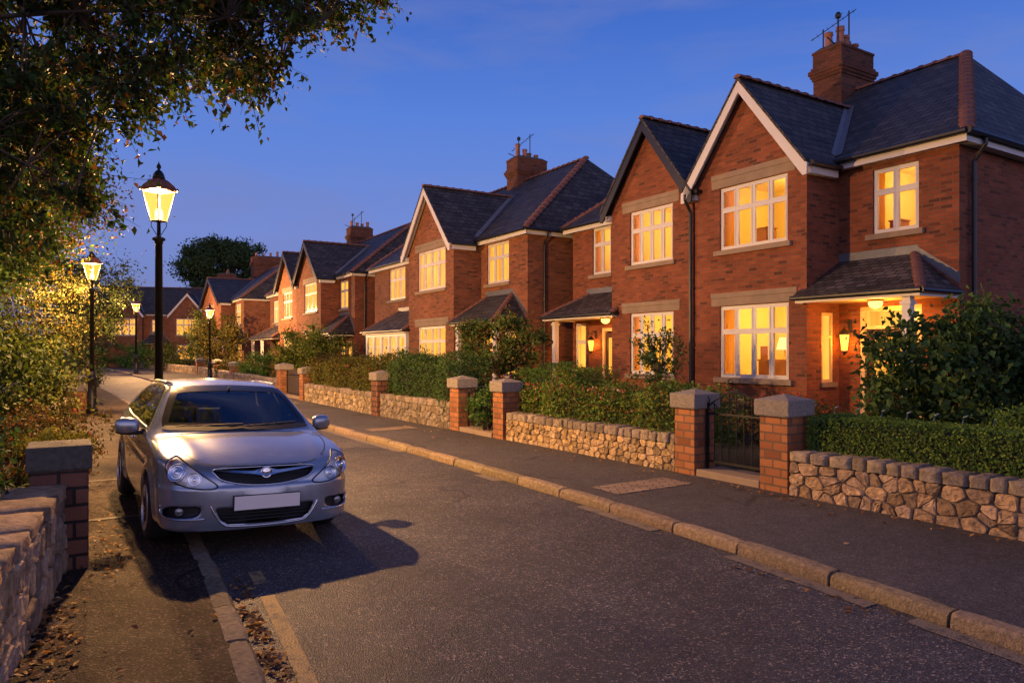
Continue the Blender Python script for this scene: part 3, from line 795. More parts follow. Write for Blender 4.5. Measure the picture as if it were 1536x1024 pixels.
def porch_lantern(par, x, y, z, sc=1.0, power=18):
    a = MB(); yc = y - .17*sc
    a.box(x-.04, x+.04, y-.012, y-.002, z+.18*sc, z+.42*sc)
    a.tube([(x, y-.01, z+.36*sc), (x, yc+.05, z+.40*sc), (x, yc, z+.36*sc), (x, yc, z+.24*sc)], .012, 6)
    a.lathe([(.015, .26*sc), (.05*sc, .22*sc), (.1*sc, .16*sc), (.105*sc, .145*sc), (.09*sc, .145*sc)], (x, yc, z), 6)
    for k in range(6):
        t = 2*math.pi*(k+.5)/6
        a.tube([(x+.088*sc*math.cos(t), yc+.088*sc*math.sin(t), z+.145*sc), (x+.055*sc*math.cos(t), yc+.055*sc*math.sin(t), z-.14*sc)], .006, 4)
    a.lathe([(.06*sc, -.14*sc), (.062*sc, -.16*sc), (.03*sc, -.18*sc), (.01, -.22*sc)], (x, yc, z), 6)
    o = a.build('wall_lantern', M['black'], par, uv=False)
    g = MB(); g.lathe([(.05*sc, -.135*sc), (.085*sc, .14*sc)], (x, yc, z), 6); g.build('lantern_glass', M['lantern_lit'], o, uv=False)
    li = bpy.data.lights.new('lantern_light', 'POINT'); li.energy = power; li.color = (1, .42, .08); li.shadow_soft_size = .04
    lo = bpy.data.objects.new('lantern_light', li); COL.objects.link(lo); lo.parent = o; lo.location = (x, yc, z)
    return o

def porch(par, x0, x1, pp, ze, zt, hip0, hip1, posts=(), roofmat='slate_warm', light=None, gut='black', ceil='cream', wall0=0.0):
    """lean-to porch roof between x0 and x1, reaching forward to y=-pp; hip0/hip1 = run of the hipped ends"""
    r = MB(); A, B, T0, T1 = (x0, -pp, ze), (x1, -pp, ze), (x0+hip0, wall0, zt), (x1-hip1, wall0, zt)
    r.slab([A, B, T1, T0], .05)
    if hip1: r.slab([B, (x1, wall0, ze), T1], .05)
    if hip0: r.slab([A, T0, (x0, wall0, ze)], .05)
    ro = r.build('porch_roof', M[roofmat], par)
    for (hp, q0, q1) in ((hip1, B, T1), (hip0, A, T0)):
        if hp: t = MB(); ridge_run(t, q0, q1, .085, .2); t.build('hip_tile', M['clay'], ro, uv=False)
    l = MB(); l.slab([(T0[0]-.1, wall0-.012, zt-.02), (T1[0]+.1, wall0-.012, zt-.02), (T1[0]+.05, wall0-.004, zt+.16), (T0[0]-.05, wall0-.004, zt+.16)], .008)
    if hip1: l.slab([T1, (x1-.02, wall0-.01, ze+.1), (x1-.02, wall0-.004, ze+.32), (T1[0], wall0-.004, zt+.16)], .008)
    l.build('lead_flashing', M['lead'], ro, uv=False)
    g = MB(); g.box(x0+.03, x1-.03, -pp+.035, -pp+.055, ze-.16, ze-.055)
    if hip1 or True: g.box(x1-.05, x1-.03, -pp+.055, wall0-.02, ze-.16, ze-.055)
    g.box(x0+.03, x0+.05, -pp+.055, wall0-.02, ze-.16, ze-.055)
    g.build('porch_fascia', M['white'], par, uv=False)
    MB().tube([(x0-.03, -pp-.03, ze-.06), (x1+.03, -pp-.03, ze-.06)], .05, 8).build('porch_gutter', M[gut], par, uv=False)
    if hip1: MB().tube([(x1+.03, -pp-.03, ze-.06), (x1+.03, wall0-.05, ze-.06)], .05, 8).build('porch_gutter', M[gut], par, uv=False)
    c = MB(); c.face([(x0+.05, -pp+.055, ze-.13), (x1-.05, -pp+.055, ze-.13), (x1-.05, wall0, ze-.13), (x0+.05, wall0, ze-.13)], (0, 0, -1)); c.build('porch_ceiling', M[ceil], par, uv=False)
    for (px, py) in posts:
        q = MB(); q.box(px-.075, px+.075, py-.075, py+.075, .1, ze-.13); q.box(px-.1, px+.1, py-.1, py+.1, ze-.3, ze-.24); q.box(px-.1, px+.1, py-.1, py+.1, .02, .3)
        q.build('porch_post', M['white'], par, uv=False)
    if light:
        lx, ly, pw = light; zc = ze - .14
        q = MB(); q.lathe([(.15, 0), (.155, -.03), (.13, -.03)], (lx, ly, zc), 18); o = q.build('ceiling_light', M['brass'], par, uv=False)
        q = MB(); q.lathe([(.13, -.03), (.135, -.07), (.11, -.13), (.06, -.165), (.012, -.175)], (lx, ly, zc), 18); q.build('dome', M['dome'], o, True, uv=False)
        li = bpy.data.lights.new('porch_light', 'POINT'); li.energy = pw; li.color = (1, .38, .06); li.shadow_soft_size = .09
        lo = bpy.data.objects.new('porch_light', li); COL.objects.link(lo); lo.parent = o; lo.location = (lx, ly, zc - .26)

def door(par, x0, x1, y, z0, z1, transom=True, double=False, pane='pane_hot'):
    f = MB(); zt = z1 - (.32 if transom else .0)
    f.box(x0-.1, x0, y-.03, y+.1, z0, z1+.1); f.box(x1, x1+.1, y-.03, y+.1, z0, z1+.1); f.box(x0, x1, y-.03, y+.1, z1, z1+.1)
    if transom: f.box(x0, x1, y-.025, y+.09, zt-.04, zt+.03)
    d = MB(); n = 2 if double else 1; w = (x1-x0)/n; glass = []
    for k in range(n):
        a, b = x0 + k*w + .008, x0 + (k+1)*w - .008; ws = .16*(1 if n == 1 else .75); c0, c1 = z0+1.0, zt-.2
        d.box(a, a+ws, y+.02, y+.065, z0, zt-.045); d.box(b-ws, b, y+.02, y+.065, z0, zt-.045)
        d.box(a+ws, b-ws, y+.02, y+.065, z0, c0); d.box(a+ws, b-ws, y+.02, y+.065, c1, zt-.045)
        d.box(a+ws+.05, b-ws-.05, y+.008, y+.02, z0+.2, c0-.18)
        glass.append((a+ws, b-ws, c0, c1))
    o = d.build('door', M['door'], par, uv=False)
    f.build('door_frame', M['cream'], o, uv=False)
    for (a, b, c, e) in glass:
        g = MB(); g.face([(a, y+.045, c), (b, y+.045, c), (b, y+.045, e), (a, y+.045, e)], (0, -1, 0)); g.build('door_pane', M[pane], o, uv=False)
    if transom:
        g = MB(); g.face([(x0, y+.04, zt+.03), (x1, y+.04, zt+.03), (x1, y+.04, z1), (x0, y+.04, z1)], (0, -1, 0)); g.build('fanlight', M['pane_hot'], o, uv=False)
    h = MB(); h.lathe([(.02, 0), (.03, .02), (.028, .05), (.01, .06)], (x0+.09 if not double else x0+w-.06, y+.018, z0+1.02), 10); 
    for v in h.v:
        pass
    h.build('handle', M['brass'], o, uv=False)
    return o

def house(name, label, s0, s1, tm, D=8.0, hips=(1, 1), a=(1.9, 1.9), bays=(), wins=(), porches=(), doors=(), lanterns=(), chim=(), brick='brick', zr=8.85, group='brick houses along the right side of the street', pipes=(), side_holes=(), extra=None, rot=None, loc=None, fascia='white'):
    """origin: near front corner at ground level; x runs towards the near end (all x <= 0), y to the back"""
    th = thing(name, label, 'house', loc if loc is not None else W(s0, tm, 0), SROT if rot is None else rot, group)
    X = lambda s: s0 - s
    L = s1 - s0; m = MB()
    ov = .28
    fronts = [(-L, 0)]
    for (b0, b1, *_) in sorted(bays, key=lambda q: -q[0]): pass
    # main front between bays
    cuts = [-L]; 
    for (b0, b1, *_) in sorted(bays, key=lambda q: -q[1]): cuts += [X(b1), X(b0)]
    cuts.append(0.0)
    mh = [(X(w[2]), X(w[1]), w[3], w[4]) for w in wins if w[0] == 'm'] + [(X(d[1]), X(d[0]), d[3], d[4]) for d in doors if d[2] == 'm']
    for i in range(0, len(cuts), 2):
        p, q = cuts[i], cuts[i+1]
        if q - p > .05: wall_panel(m, 'x', 0.0, p, q, 0, EZ, [h for h in mh if p <= h[0] and h[1] <= q], (0, -1, 0))
    for (b0, b1, bp, za, *_) in bays:
        bh = [(X(w[2]), X(w[1]), w[3], w[4]) for w in wins if w[0] == 'b' and b0 <= w[1] and w[2] <= b1]
        wall_panel(m, 'x', -bp, X(b1), X(b0), 0, EZ - .02, bh, (0, -1, 0))
        rh = [(w[1], w[2], w[3], w[4]) for w in side_holes if abs(w[0] - b0) < .3]
        wall_panel(m, 'y', X(b0), -bp, 0.0, 0, EZ - .02, rh, (1, 0, 0)); wall_panel(m, 'y', X(b1), -bp, 0.0, 0, EZ - .02, [], (-1, 0, 0))
        xc = (X(b0) + X(b1))/2
        m.face([(X(b1), -bp, EZ - .02), (X(b0), -bp, EZ - .02), (xc, -bp, za - .12)], (0, -1, 0))
    wall_panel(m, 'y', 0.0, 0.0, D, 0, EZ, [], (1, 0, 0)); wall_panel(m, 'y', -L, 0.0, D, 0, EZ, [], (-1, 0, 0)); wall_panel(m, 'x', D, -L, 0, 0, EZ, [], (0, 1, 0))
    m.build('wall', M[brick], th)
    # main roof
    ze = EZ + .06; y0, y1 = -ov, D + ov; yr = D/2
    xe0 = -L - (ov if hips[1] else -.003); xe1 = ov if hips[0] else -.003
    xr0 = -L + a[1] if hips[1] else xe0; xr1 = -a[0] if hips[0] else xe1
    r = MB(); A, B, Cc, Dd = (xe0,y0,ze), (xe1,y0,ze), (xe1,y1,ze), (xe0,y1,ze); R0, R1 = (xr0,yr,zr), (xr1,yr,zr)
    r.slab([A, B, R1, R0], .05); r.slab([Cc, Dd, R0, R1], .05)
    if hips[0]: r.slab([B, Cc, R1], .05)
    if hips[1]: r.slab([Dd, A, R0], .05)
    if not hips[0]: m2 = MB(); m2.face([(0,0,EZ),(0,D,EZ),(0,yr,zr-.1)], (1,0,0)); m2.build('gable_wall', M[brick], th)
    if not hips[1]: m2 = MB(); m2.face([(-L,0,EZ),(-L,D,EZ),(-L,yr,zr-.1)], (-1,0,0)); m2.build('gable_wall', M[brick], th)
    sm = (zr - ze)/(yr - y0)
    def tiles(*a):
        t = MB(); ridge_run(t, *a); t.build('ridge_tile', M['clay'], th, uv=False)
    def boards(*bs):
        for b in bs: MB().box(*b).build('fascia', M[fascia], th, uv=False)
    def gut(p, q, r_=.058): MB().tube([p, q], r_, 8).build('gutter', M['black'], th, uv=False)
    tiles(R0, R1)
    if hips[0]: tiles(B, R1, .12, .3)
    if hips[1]: tiles(A, R0, .12, .3)
    for (b0, b1, bp, za, col, *_) in bays:
        xa, xb = X(b1), X(b0); xc = (xa+xb)/2; go = .2; hw = (xb-xa)/2 + go; yf = -bp - .3; zef = 5.68
        sg = (za - zef)/hw; yb = y0 + (za - ze)/sm + .05
        r.slab([(xc, yf, za), (xc, yb, za), (xc-hw, yb, zef), (xc-hw, yf, zef)], .05); r.slab([(xc, yb, za), (xc, yf, za), (xc+hw, yf, zef), (xc+hw, yb, zef)], .05)
        tiles((xc, yf+.0, za+.01), (xc, yb-.1, za+.01))
        for sg_ in (-1, 1):            # lead valleys where the gable roof meets the main roof
            ztop = za; p1 = Vector((xc, y0 + (za-ze)/sm, za)); xlo = hw - (ze+.12-zef)/sg; p0 = Vector((xc + sg_*xlo, y0 + .12/sm, ze+.12))
            d = (p1-p0).normalized(); n1 = Vector((0, -sm, 1)).normalized(); n2 = Vector((sg_*sg, 0, 1)).normalized(); w1 = d.cross(n1).normalized(); w2 = d.cross(n2).normalized()
            if w1.x*sg_ < 0: w1 = -w1
            if w2.x*sg_ > 0: w2 = -w2
            up = Vector((0, 0, .022))
            ld = MB(); ld.slab([p0+up, p1+up, p1+up+w1*.14, p0+up+w1*.14], .006); ld.slab([p0+up, p1+up, p1+up+w2*.10, p0+up+w2*.10], .006); ld.build('valley_lead', M['lead'], th, uv=False)
            # bargeboards
            bb = MB(); x_o = xc + sg_*hw; bw = .24
            q = [(xc, za-.055), (x_o, zef-.055), (x_o, zef-.055-bw*.95), (x_o - sg_*.10, zef-.055-bw*1.0), (xc, za-.055-bw*1.25)]
            pts = [(x, yf+.02, z) for x, z in q] + [(x, yf+.06, z) for x, z in q]
            k = 5; i = len(bb.v); bb.v += [Vector(p) for p in pts]; bb.f += [tuple(range(k)), tuple(reversed(range(k, 2*k)))] + [(j, (j+1) % k, k+(j+1) % k, k+j) for j in range(k)]; bb.m += [0]*(k+2)
            bb.build('bargeboard', M[col], th, uv=False, fix=True)
            e = MB()                   # boxed soffit under the verge and at the foot
            e.hexa([(xc, yf+.06, za-.09), (x_o, yf+.06, zef-.09), (x_o, -bp+.0, zef-.09), (xc, -bp, za-.09), (xc, yf+.06, za-.07), (x_o, yf+.06, zef-.07), (x_o, -bp, zef-.07), (xc, -bp, za-.07)])
            e.build('soffit', M[col], th, uv=False)
        for (sx, xx) in ((1, xb), (-1, xa)):
            boards((xx + sx*.03, xx + sx*.17, -bp - .1, -ov, 5.45, 5.6)); gut((xx + sx*.25, -bp-.2, 5.64), (xx + sx*.25, -ov-.02, 5.64), .055)
    r.build('roof', M['slate'], th)
    for i in range(0, len(cuts), 2):
        p, q = cuts[i], cuts[i+1]
        if q - p < .05: continue
        pe = p - (ov if i == 0 and hips[1] else -.02); qe = q + (ov if i == len(cuts)-2 and hips[0] else -.02)
        boards((pe+.04, qe-.04, -ov+.05, -ov+.07, EZ-.15, EZ+.0)); MB().box(pe+.05, qe-.05, -ov+.07, -.002, EZ-.13, EZ-.11).build('soffit', M[fascia], th, uv=False)
        gut((pe, -ov-.03, EZ+.015), (qe, -ov-.03, EZ+.015))
    if hips[0]:
        boards((ov-.07, ov-.05, -ov+.07, D+.2, EZ-.15, EZ)); MB().box(.002, ov-.07, -.05, D+.2, EZ-.13, EZ-.11).build('soffit', M[fascia], th, uv=False); gut((ov+.03, -ov-.03, EZ+.015), (ov+.03, D+ov, EZ+.015))
    if hips[1]:
        boards((-L-ov+.05, -L-ov+.07, -ov+.07, D+.2, EZ-.15, EZ)); gut((-L-ov-.03, -ov-.03, EZ+.015), (-L-ov-.03, D+ov, EZ+.015))
    for (px, py, ztop, zbot, off) in pipes:
        p = MB(); ox, oy = off
        p.tube([(px+ox*.9, py+oy*.9, ztop), (px+ox*.9, py+oy*.9, ztop-.14), (px+ox*.28, py+oy*.28, ztop-.42), (px+ox*.28, py+oy*.28, zbot)], .042, 8)
        for zz in np.arange(zbot+.4, ztop-.6, 1.5): p.tube([(px+ox*.28, py+oy*.28, zz), (px+ox*.28, py+oy*.28, zz+.07)], .054, 8)
        p.build('downpipe', M['black'], th, uv=False)
    for w in wins:
        y = 0.0 if w[0] == 'm' else -[b for b in bays if b[0] <= w[1] and w[2] <= b[1]][0][2]
        kw = w[6] if len(w) > 6 else {}
        window(th, X(w[2]), X(w[1]), w[3], w[4], y, w[5], **({'pane': 'pane'} | kw))
    for d in doors: door(th, X(d[1])+.1, X(d[0])-.1, 0.04 if d[2] == 'm' else 0, d[3], d[4]-.1, **d[5])
    for p in porches: porch(th, X(p[1]), X(p[0]), *p[2:7], **p[7])
    for l in lanterns: porch_lantern(th, X(l[0]), l[1], l[2], l[3], l[4])
    for c in chim: chimney(th, X(c[0]), *c[1:6], **c[6])
    if extra: extra(th, X)
    return th

def glazed_porch(th, x0, x1, pp, zt):
    """lit sun porch: dwarf wall, white posts and glazing"""
    b = MB(); b.box(x0, x1, -pp, -pp+.12, 0, .75); b.box(x1-.12, x1, -pp+.12, -.002, 0, .75); b.box(x0, x0+.12, -pp+.12, -.002, 0, .75); b.build('porch_wall', M['brick_b'], th)
    n = 5
    for i in range(n+1):
        x = x0+.09 + (x1-x0-.18)*i/n; q = MB(); q.box(x-.085, x+.085, -pp-.01, -pp+.13, .752, zt+.06); q.build('porch_post', M['white'], th, uv=False)
    for i in range(n):
        a = x0+.09 + (x1-x0-.18)*i/n + .085; c = x0+.09 + (x1-x0-.18)*(i+1)/n - .085
        f = MB(); y = -pp+.03
        f.box(a, a+.05, y, y+.06, .76, zt-.12); f.box(c-.05, c, y, y+.06, .76, zt-.12); f.box(a+.05, c-.05, y, y+.06, .76, .81); f.box(a+.05, c-.05, y, y+.06, zt-.17, zt-.12); f.box(a+.05, c-.05, y, y+.06, zt-.6, zt-.55); f.box((a+c)/2-.02, (a+c)/2+.02, y+.005, y+.055, .81, zt-.6)
        w = f.build('window', M['white'], th, uv=False)
        g = MB(); g.face([(a+.03, y+.04, .79), (c-.03, y+.04, .79), (c-.03, y+.04, zt-.14), (a+.03, y+.04, zt-.14)], (0, -1, 0)); g.build('pane', M['pane_hot'], w, uv=False)
    l = MB(); l.box(x0, x1, -pp-.02, -pp+.14, zt-.118, zt-.002 + .06); l.build('porch_beam', M['white'], th, uv=False)

LB = dict(lintel=(.26, .26, .31))
def loose(name, mb, mat, th, label, cat, smooth=False):
    """a piece of furniture in a lit room: its own thing, origin at the middle of its base"""
    xs, ys, zs = [v.x for v in mb.v], [v.y for v in mb.v], [v.z for v in mb.v]
    b = Vector(((min(xs)+max(xs))/2, (min(ys)+max(ys))/2, min(zs))); mb.v = [v - b for v in mb.v]
    o = mb.build(name, mat, None, smooth, uv=False); r = Matrix.Rotation(th.rotation_euler.z, 3, 'Z')
    o.location = Vector(th.location) + r @ b; o.rotation_euler.z = th.rotation_euler.z
    return props(o, label, cat), b
def h1_extra(th, X):
    # furniture seen through the windows, and the little window in the bay's return wall
    f = MB(); f.box(X(11.15), X(10.3), -.55, -.15, .4, 1.58); f.box(X(11.17), X(10.28), -.57, -.13, 1.583, 1.62)
    for k in (0, 1): f.box(X(11.12)+k*.42, X(11.12)+k*.42+.38, -.562, -.552, .7, 1.5)
    loose('sideboard', f, M['furn'], th, 'brown wooden sideboard behind the lower bay window of the nearest house', 'sideboard')
    f = MB(); f.box(X(11.12), X(10.92), -.52, -.50, 1.62, 1.92); f.box(X(11.10), X(10.94), -.523, -.521, 1.645, 1.895)
    loose('picture_frame', f, M['furn'], th, 'small picture frame standing on the sideboard in the lower bay window', 'picture frame')
    f = MB(); f.lathe([(.07, 0), (.05, .03), (.02, .06), (.02, .24)], (X(10.62), -.3, 1.62), 12)
    o, b = loose('table_lamp', f, M['brass'], th, 'lit table lamp on the sideboard in the lower bay window', 'lamp')
    f = MB(); f.lathe([(.19, .22), (.12, .50), (.1, .50)], (0, 0, 0), 16); f.build('lamp_shade', M['shade'], o, uv=False)
    f = MB(); f.box(X(11.2), X(10.85), -.6, -.3, 3.55, 4.60); f.box(X(11.22), X(10.83), -.62, -.28, 4.603, 4.63)
    loose('cabinet', f, M['furn'], th, 'wooden cabinet in the upper bay window of the nearest house', 'cabinet')
    f = MB(); f.box(X(8.60), X(8.36), .4, .7, 3.6, 4.48); f.box(X(8.62), X(8.34), .38, .72, 4.483, 4.51)
    loose('bedside_cabinet', f, M['furn'], th, 'small wooden cabinet in the upper window above the nearest porch', 'cabinet')
    # narrow return window (plane x)
    x = X(9.48); fr = MB()
    y0, y1, z0, z1 = -.60, -.20, 1.15, 2.62
    for (a, b, c, d) in ((y0, y0+.06, z0, z1), (y1-.06, y1, z0, z1), (y0+.06, y1-.06, z0, z0+.06), (y0+.06, y1-.06, z1-.06, z1), (y0+.06, y1-.06, 2.08, 2.14)):
        fr.box(x-.09, x-.02, a, b, c, d)
    w = fr.build('window', M['cream'], th, uv=False)
    g = MB(); g.face([(x-.06, y0+.03, z0+.03), (x-.06, y1-.03, z0+.03), (x-.06, y1-.03, z1-.03), (x-.06, y0+.03, z1-.03)], (1, 0, 0)); g.build('pane', M['pane_hot'], w, uv=False)
    s = MB(); s.box(x-.09, x+.06, y0-.06, y1+.06, z0-.1, z0-.004); s.build('sill', M['stone_dress'], w, uv=False)

house('brick_house', 'nearest red brick house, white bargeboards, big tree-like shrub at its lit porch', 7.03, 12.60, 14.09, hips=(1, 0), a=(1.85, 0),
      bays=[(9.48, 12.60, 1.09, 7.93, 'white')],
      wins=[('b', 9.95, 11.82, 4.15, 5.60, 4, dict(room=(74,), seed=1, lintel=(.24, .2, .34))),
            ('b', 9.92, 11.82, 1.20, 2.85, 4, dict(room=(150,), seed=2, lintel=(.25, .2, .31))),
            ('m', 7.78, 8.72, 4.20, 5.52, 2, dict(room=(46, (1, .60, .16)), seed=3))],
      side_holes=[(9.48, -.60, -.20, 1.15, 2.62)],
      porches=[(7.0, 9.62, 1.36, 2.95, 3.72, 0.0, .85, dict(posts=((-.30, -1.16),), light=(-1.25, -.62, 80)))],
      doors=[(7.72, 9.0, 'm', .12, 2.72, dict())], lanterns=[(9.22, 0.0, 1.98, 1.2, 16)],
      chim=[(12.05, 4.0, 7.6, 9.95, .84, 1.42, dict(pots=5, seed=1))], pipes=[(.0, .35, EZ, .1, (.32, 0))], extra=h1_extra)
house('brick_house', 'red brick house with dark bargeboard joined to the nearest house, sapling before its window', 12.605, 19.06, 14.09, hips=(0, 1), a=(0, 1.9),
      bays=[(12.66, 15.75, 1.09, 7.9, 'black')],
      wins=[('b', 13.36, 14.99, 4.12, 5.56, 4, dict(room=(68,), seed=4, lintel=(.3, .22, .3))),
            ('b', 13.33, 14.99, 1.20, 2.82, 4, dict(room=(75,), seed=5, lintel=(.32, .22, .29))),
            ('m', 17.12, 18.02, 4.20, 5.66, 2, dict(room=(42,), seed=6)),
            ('m', 18.35, 18.95, 1.05, 2.7, 1, dict(pane='pane_hot'))],
      porches=[(15.5, 19.0, 1.30, 2.92, 3.62, .75, .35, dict(light=(-3.85, -.75, 70), posts=((-6.1, -.95),)))],
      doors=[(16.3, 17.55, 'm', .12, 2.52, dict(double=True, transom=False))], lanterns=[(17.85, 0.0, 1.98, 1.15, 14)],
      pipes=[(-.06, -1.09, 5.6, .1, (0, -.3))])
house('brick_house', 'wide detached brick house with white bargeboards behind the small round tree', 19.88, 33.74, 12.85, a=(2.1, 2.2), zr=9.2, brick='brick_b',
      bays=[(23.06, 27.04, 1.10, 8.1, 'white')],
      wins=[('b', 23.72, 26.15, 4.14, 5.66, 4, LB), ('b', 23.72, 26.15, 1.2, 2.75, 4, LB), ('m', 21.06, 22.56, 4.2, 5.62, 3), ('m', 29.97, 31.86, 4.18, 5.62, 3),
            ('m', 20.6, 21.5, .9, 2.5, 2, dict(pane='pane_hot', sill=False))],
      porches=[(19.95, 23.2, 1.25, 2.86, 3.78, .6, .9, dict(posts=((-.3, -1.05), (-2.9, -1.05)), roofmat='slate')),
               (27.0, 31.9, 1.35, 2.72, 3.62, 1.2, .6, dict(roofmat='slate_warm'))],
      doors=[(21.7, 22.85, 'm', .12, 2.5, dict(transom=True))],
      chim=[(26.6, 4.3, 8.2, 10.15, .9, 1.5, dict(pots=4, seed=2))], pipes=[(0, .6, EZ, .1, (.32, 0))],
      extra=lambda th, X: glazed_porch(th, X(31.7), X(27.1), 1.2, 2.55))


house('brick_house', 'near half of the dark-gabled brick pair behind the round yellow-green bush', 35.36, 42.5, 12.4, hips=(1, 0), a=(2.0, 0), zr=9.0,
      bays=[(37.85, 42.5, 1.0, 7.95, 'black')],
      wins=[('b', 38.6, 40.95, 3.96, 5.56, 3, LB), ('b', 38.6, 40.95, 1.1, 2.7, 3, LB), ('m', 36.4, 37.7, 4.05, 5.54, 2), ('m', 36.9, 37.6, 1.0, 2.3, 1, dict(sill=False))],
      porches=[(35.4, 38.6, 1.3, 2.75, 3.72, .5, .9, dict(posts=((-.3, -1.1), (-2.3, -1.1)), roofmat='slate', ceil='black'))],
      doors=[(35.8, 36.8, 'm', .1, 2.35, dict(transom=False))],
      pipes=[(0, .5, EZ, .1, (.32, 0))], fascia='white')
house('brick_house', 'far half of the dark-gabled brick pair beyond the round bush', 42.505, 53.4, 12.4, hips=(0, 1), a=(0, 2.0), zr=9.0,
      bays=[(42.55, 46.9, 1.0, 7.87, 'black')],
      wins=[('b', 43.6, 45.7, 3.84, 5.4, 3, LB), ('b', 43.6, 45.7, 1.1, 2.6, 3, LB), ('m', 50.6, 52.4, 3.82, 5.34, 3), ('m', 49.3, 51.5, 1.0, 2.5, 3, dict(pane='pane_hot', sill=False))],
      porches=[(46.5, 53.3, 1.5, 2.75, 3.6, 1.5, .8, dict(posts=((-10.4, -1.3), (-7.6, -1.3))))], brick='brick_b', chim=[(46.4, 4.2, 7.9, 10.0, .9, 1.5, dict(pots=4, seed=3))])
house('brick_house', 'distant brick house with one dark gable beside the fourth street lamp', 56.5, 73.5, 11.2, a=(2.2, 2.2), zr=9.1, brick='brick_b',
      bays=[(60.2, 69.5, 1.0, 8.0, 'black')],
      wins=[('b', 63.4, 67.4, 3.82, 5.35, 4, LB), ('b', 62.6, 66.6, 1.0, 2.6, 4), ('m', 57.6, 59.5, 3.9, 5.45, 2), ('m', 57.4, 59.0, 1.0, 2.4, 2, dict(pane='pane_hot'))],
      porches=[(56.6, 60.5, 1.6, 2.8, 3.7, .6, 1.0, dict(roofmat='slate', posts=((-.3, -1.4), (-2.6, -1.4)))), (69, 73.4, 1.6, 2.7, 3.5, 1.0, .5, dict(posts=((-13.2, -1.4), (-16.6, -1.4))))],
      chim=[(67.5, 4.2, 8, 10.3, 1.3, 2.6, dict(pots=4, seed=4, aerial=False))])
# the cross house at the bend turns its front to the street
house('brick_house', 'brick house across the end of the street with two small white gables', 0, 16.5, 0, loc=(-30.6, 79, 0), rot=R(13), a=(2.5, 2.5), zr=9.0, brick='brick_b',
      bays=[(2.7, 6.3, .7, 8.1, 'white'), (9.0, 12.2, .7, 8.0, 'white')],
      wins=[('b', 3.35, 5.65, 3.5, 5.3, 3, dict(pane='pane')), ('b', 3.4, 5.6, .9, 2.5, 3), ('b', 9.5, 11.7, 3.5, 5.3, 3, dict(pane='pane')), ('m', 7.2, 8.2, 3.9, 5.2, 2, dict(pane='pane')), ('m', 13.5, 15, 3.7, 5.2, 2, dict(pane='pane'))],
      porches=[(6.4, 9.0, 1.4, 2.7, 3.6, .6, .6, dict(roofmat='slate'))], doors=[(7.1, 8.3, 'm', .1, 2.4, dict(transom=False))],
      chim=[(1.2, 4.0, 7.2, 10.6, 2.0, 1.2, dict(pots=4, seed=5, aerial=False, flue=False))])
# ------------------------------------------------------------------ vegetation
def unit(v): return v / np.maximum(np.linalg.norm(v, axis=1, keepdims=True), 1e-9)

def leaves(name, P, size, palette, parent, nrm=None, droop=.25, aspect=.55, bias=.6, spread=.35, ncorr=True, weights=None):
    """leaf-sized folded blades at points P, each with its own turn, size and tint"""
    n = len(P); P = np.asarray(P, float)
    rnd = unit(rng.normal(size=(n, 3)))
    nn = unit(rnd + (bias*nrm if nrm is not None else np.array([0, 0, bias])))
    a = rng.normal(size=(n, 3)); a[:, 2] -= droop*2; a = unit(a - nn*np.sum(a*nn, axis=1, keepdims=True))
    b = np.cross(nn, a)
    L = size*rng.uniform(.6, 1.3, (n, 1)); Wd = L*aspect*rng.uniform(.8, 1.2, (n, 1))
    fold = nn*Wd*rng.uniform(.05, .35, (n, 1))
    tip, base = P + a*L*.55 - nn*L*.08, P - a*L*.45
    s1, s2 = P + b*Wd*.5 + fold - a*L*.05, P - b*Wd*.5 + fold - a*L*.05
    V = np.stack([base, s1, tip, s2], axis=1).reshape(-1, 3)
    idx = np.arange(n)*4
    F = np.concatenate([np.stack([idx, idx+1, idx+2], 1), np.stack([idx, idx+2, idx+3], 1)])
    pal = np.array(palette); w = weights
    ci = rng.choice(len(pal), n, p=w)
    C = pal[ci]*rng.uniform(1-spread, 1+spread, (n, 1))
    return np_mesh(name, V, F, M['leaf'], parent, False, np.repeat(C, 4, axis=0))

GREEN = [(.06, .14, .028), (.08, .17, .032), (.045, .11, .026), (.11, .18, .034)]
DARKG = [(.042, .09, .026), (.055, .11, .03), (.07, .125, .032), (.034, .07, .022)]
YELG = [(.085, .070, .015), (.055, .058, .014), (.11, .08, .018), (.036, .042, .011)]
AUT = [(.026, .062, .014), (.038, .072, .016), (.075, .055, .016), (.10, .048, .014), (.018, .030, .011)]
HEDGE = [(.13, .22, .035), (.09, .17, .028), (.17, .25, .04), (.06, .115, .022)]

def clumps(c, rad, nclump, n, tight=.32, shell=.55, flat=1.0, zmin=None, lump=None):
    """points gathered in clumps through an ellipsoid, thinner between them"""
    c = np.array(c, float); rad = np.array(rad, float)
    d = unit(rng.normal(size=(nclump, 3))); d[:, 2] = d[:, 2]*.9 + .05
    rr = rng.uniform(shell, 1.0, (nclump, 1))**.8
    cc = c + d*rad*rr
    k = rng.integers(0, nclump, n)
    sz = rng.uniform(.6, 1.4, nclump)[k][:, None]
    off = rng.normal(size=(n, 3)); off = unit(off)*np.abs(rng.normal(size=(n, 1)))**.7
    P = cc[k] + off*rad.min()*tight*sz*np.array([1, 1, .75])
    if zmin is not None: P[:, 2] = np.where(P[:, 2] < zmin, zmin + rng.uniform(0, .15, n), P[:, 2])
    return P, unit((P - c)/rad), cc

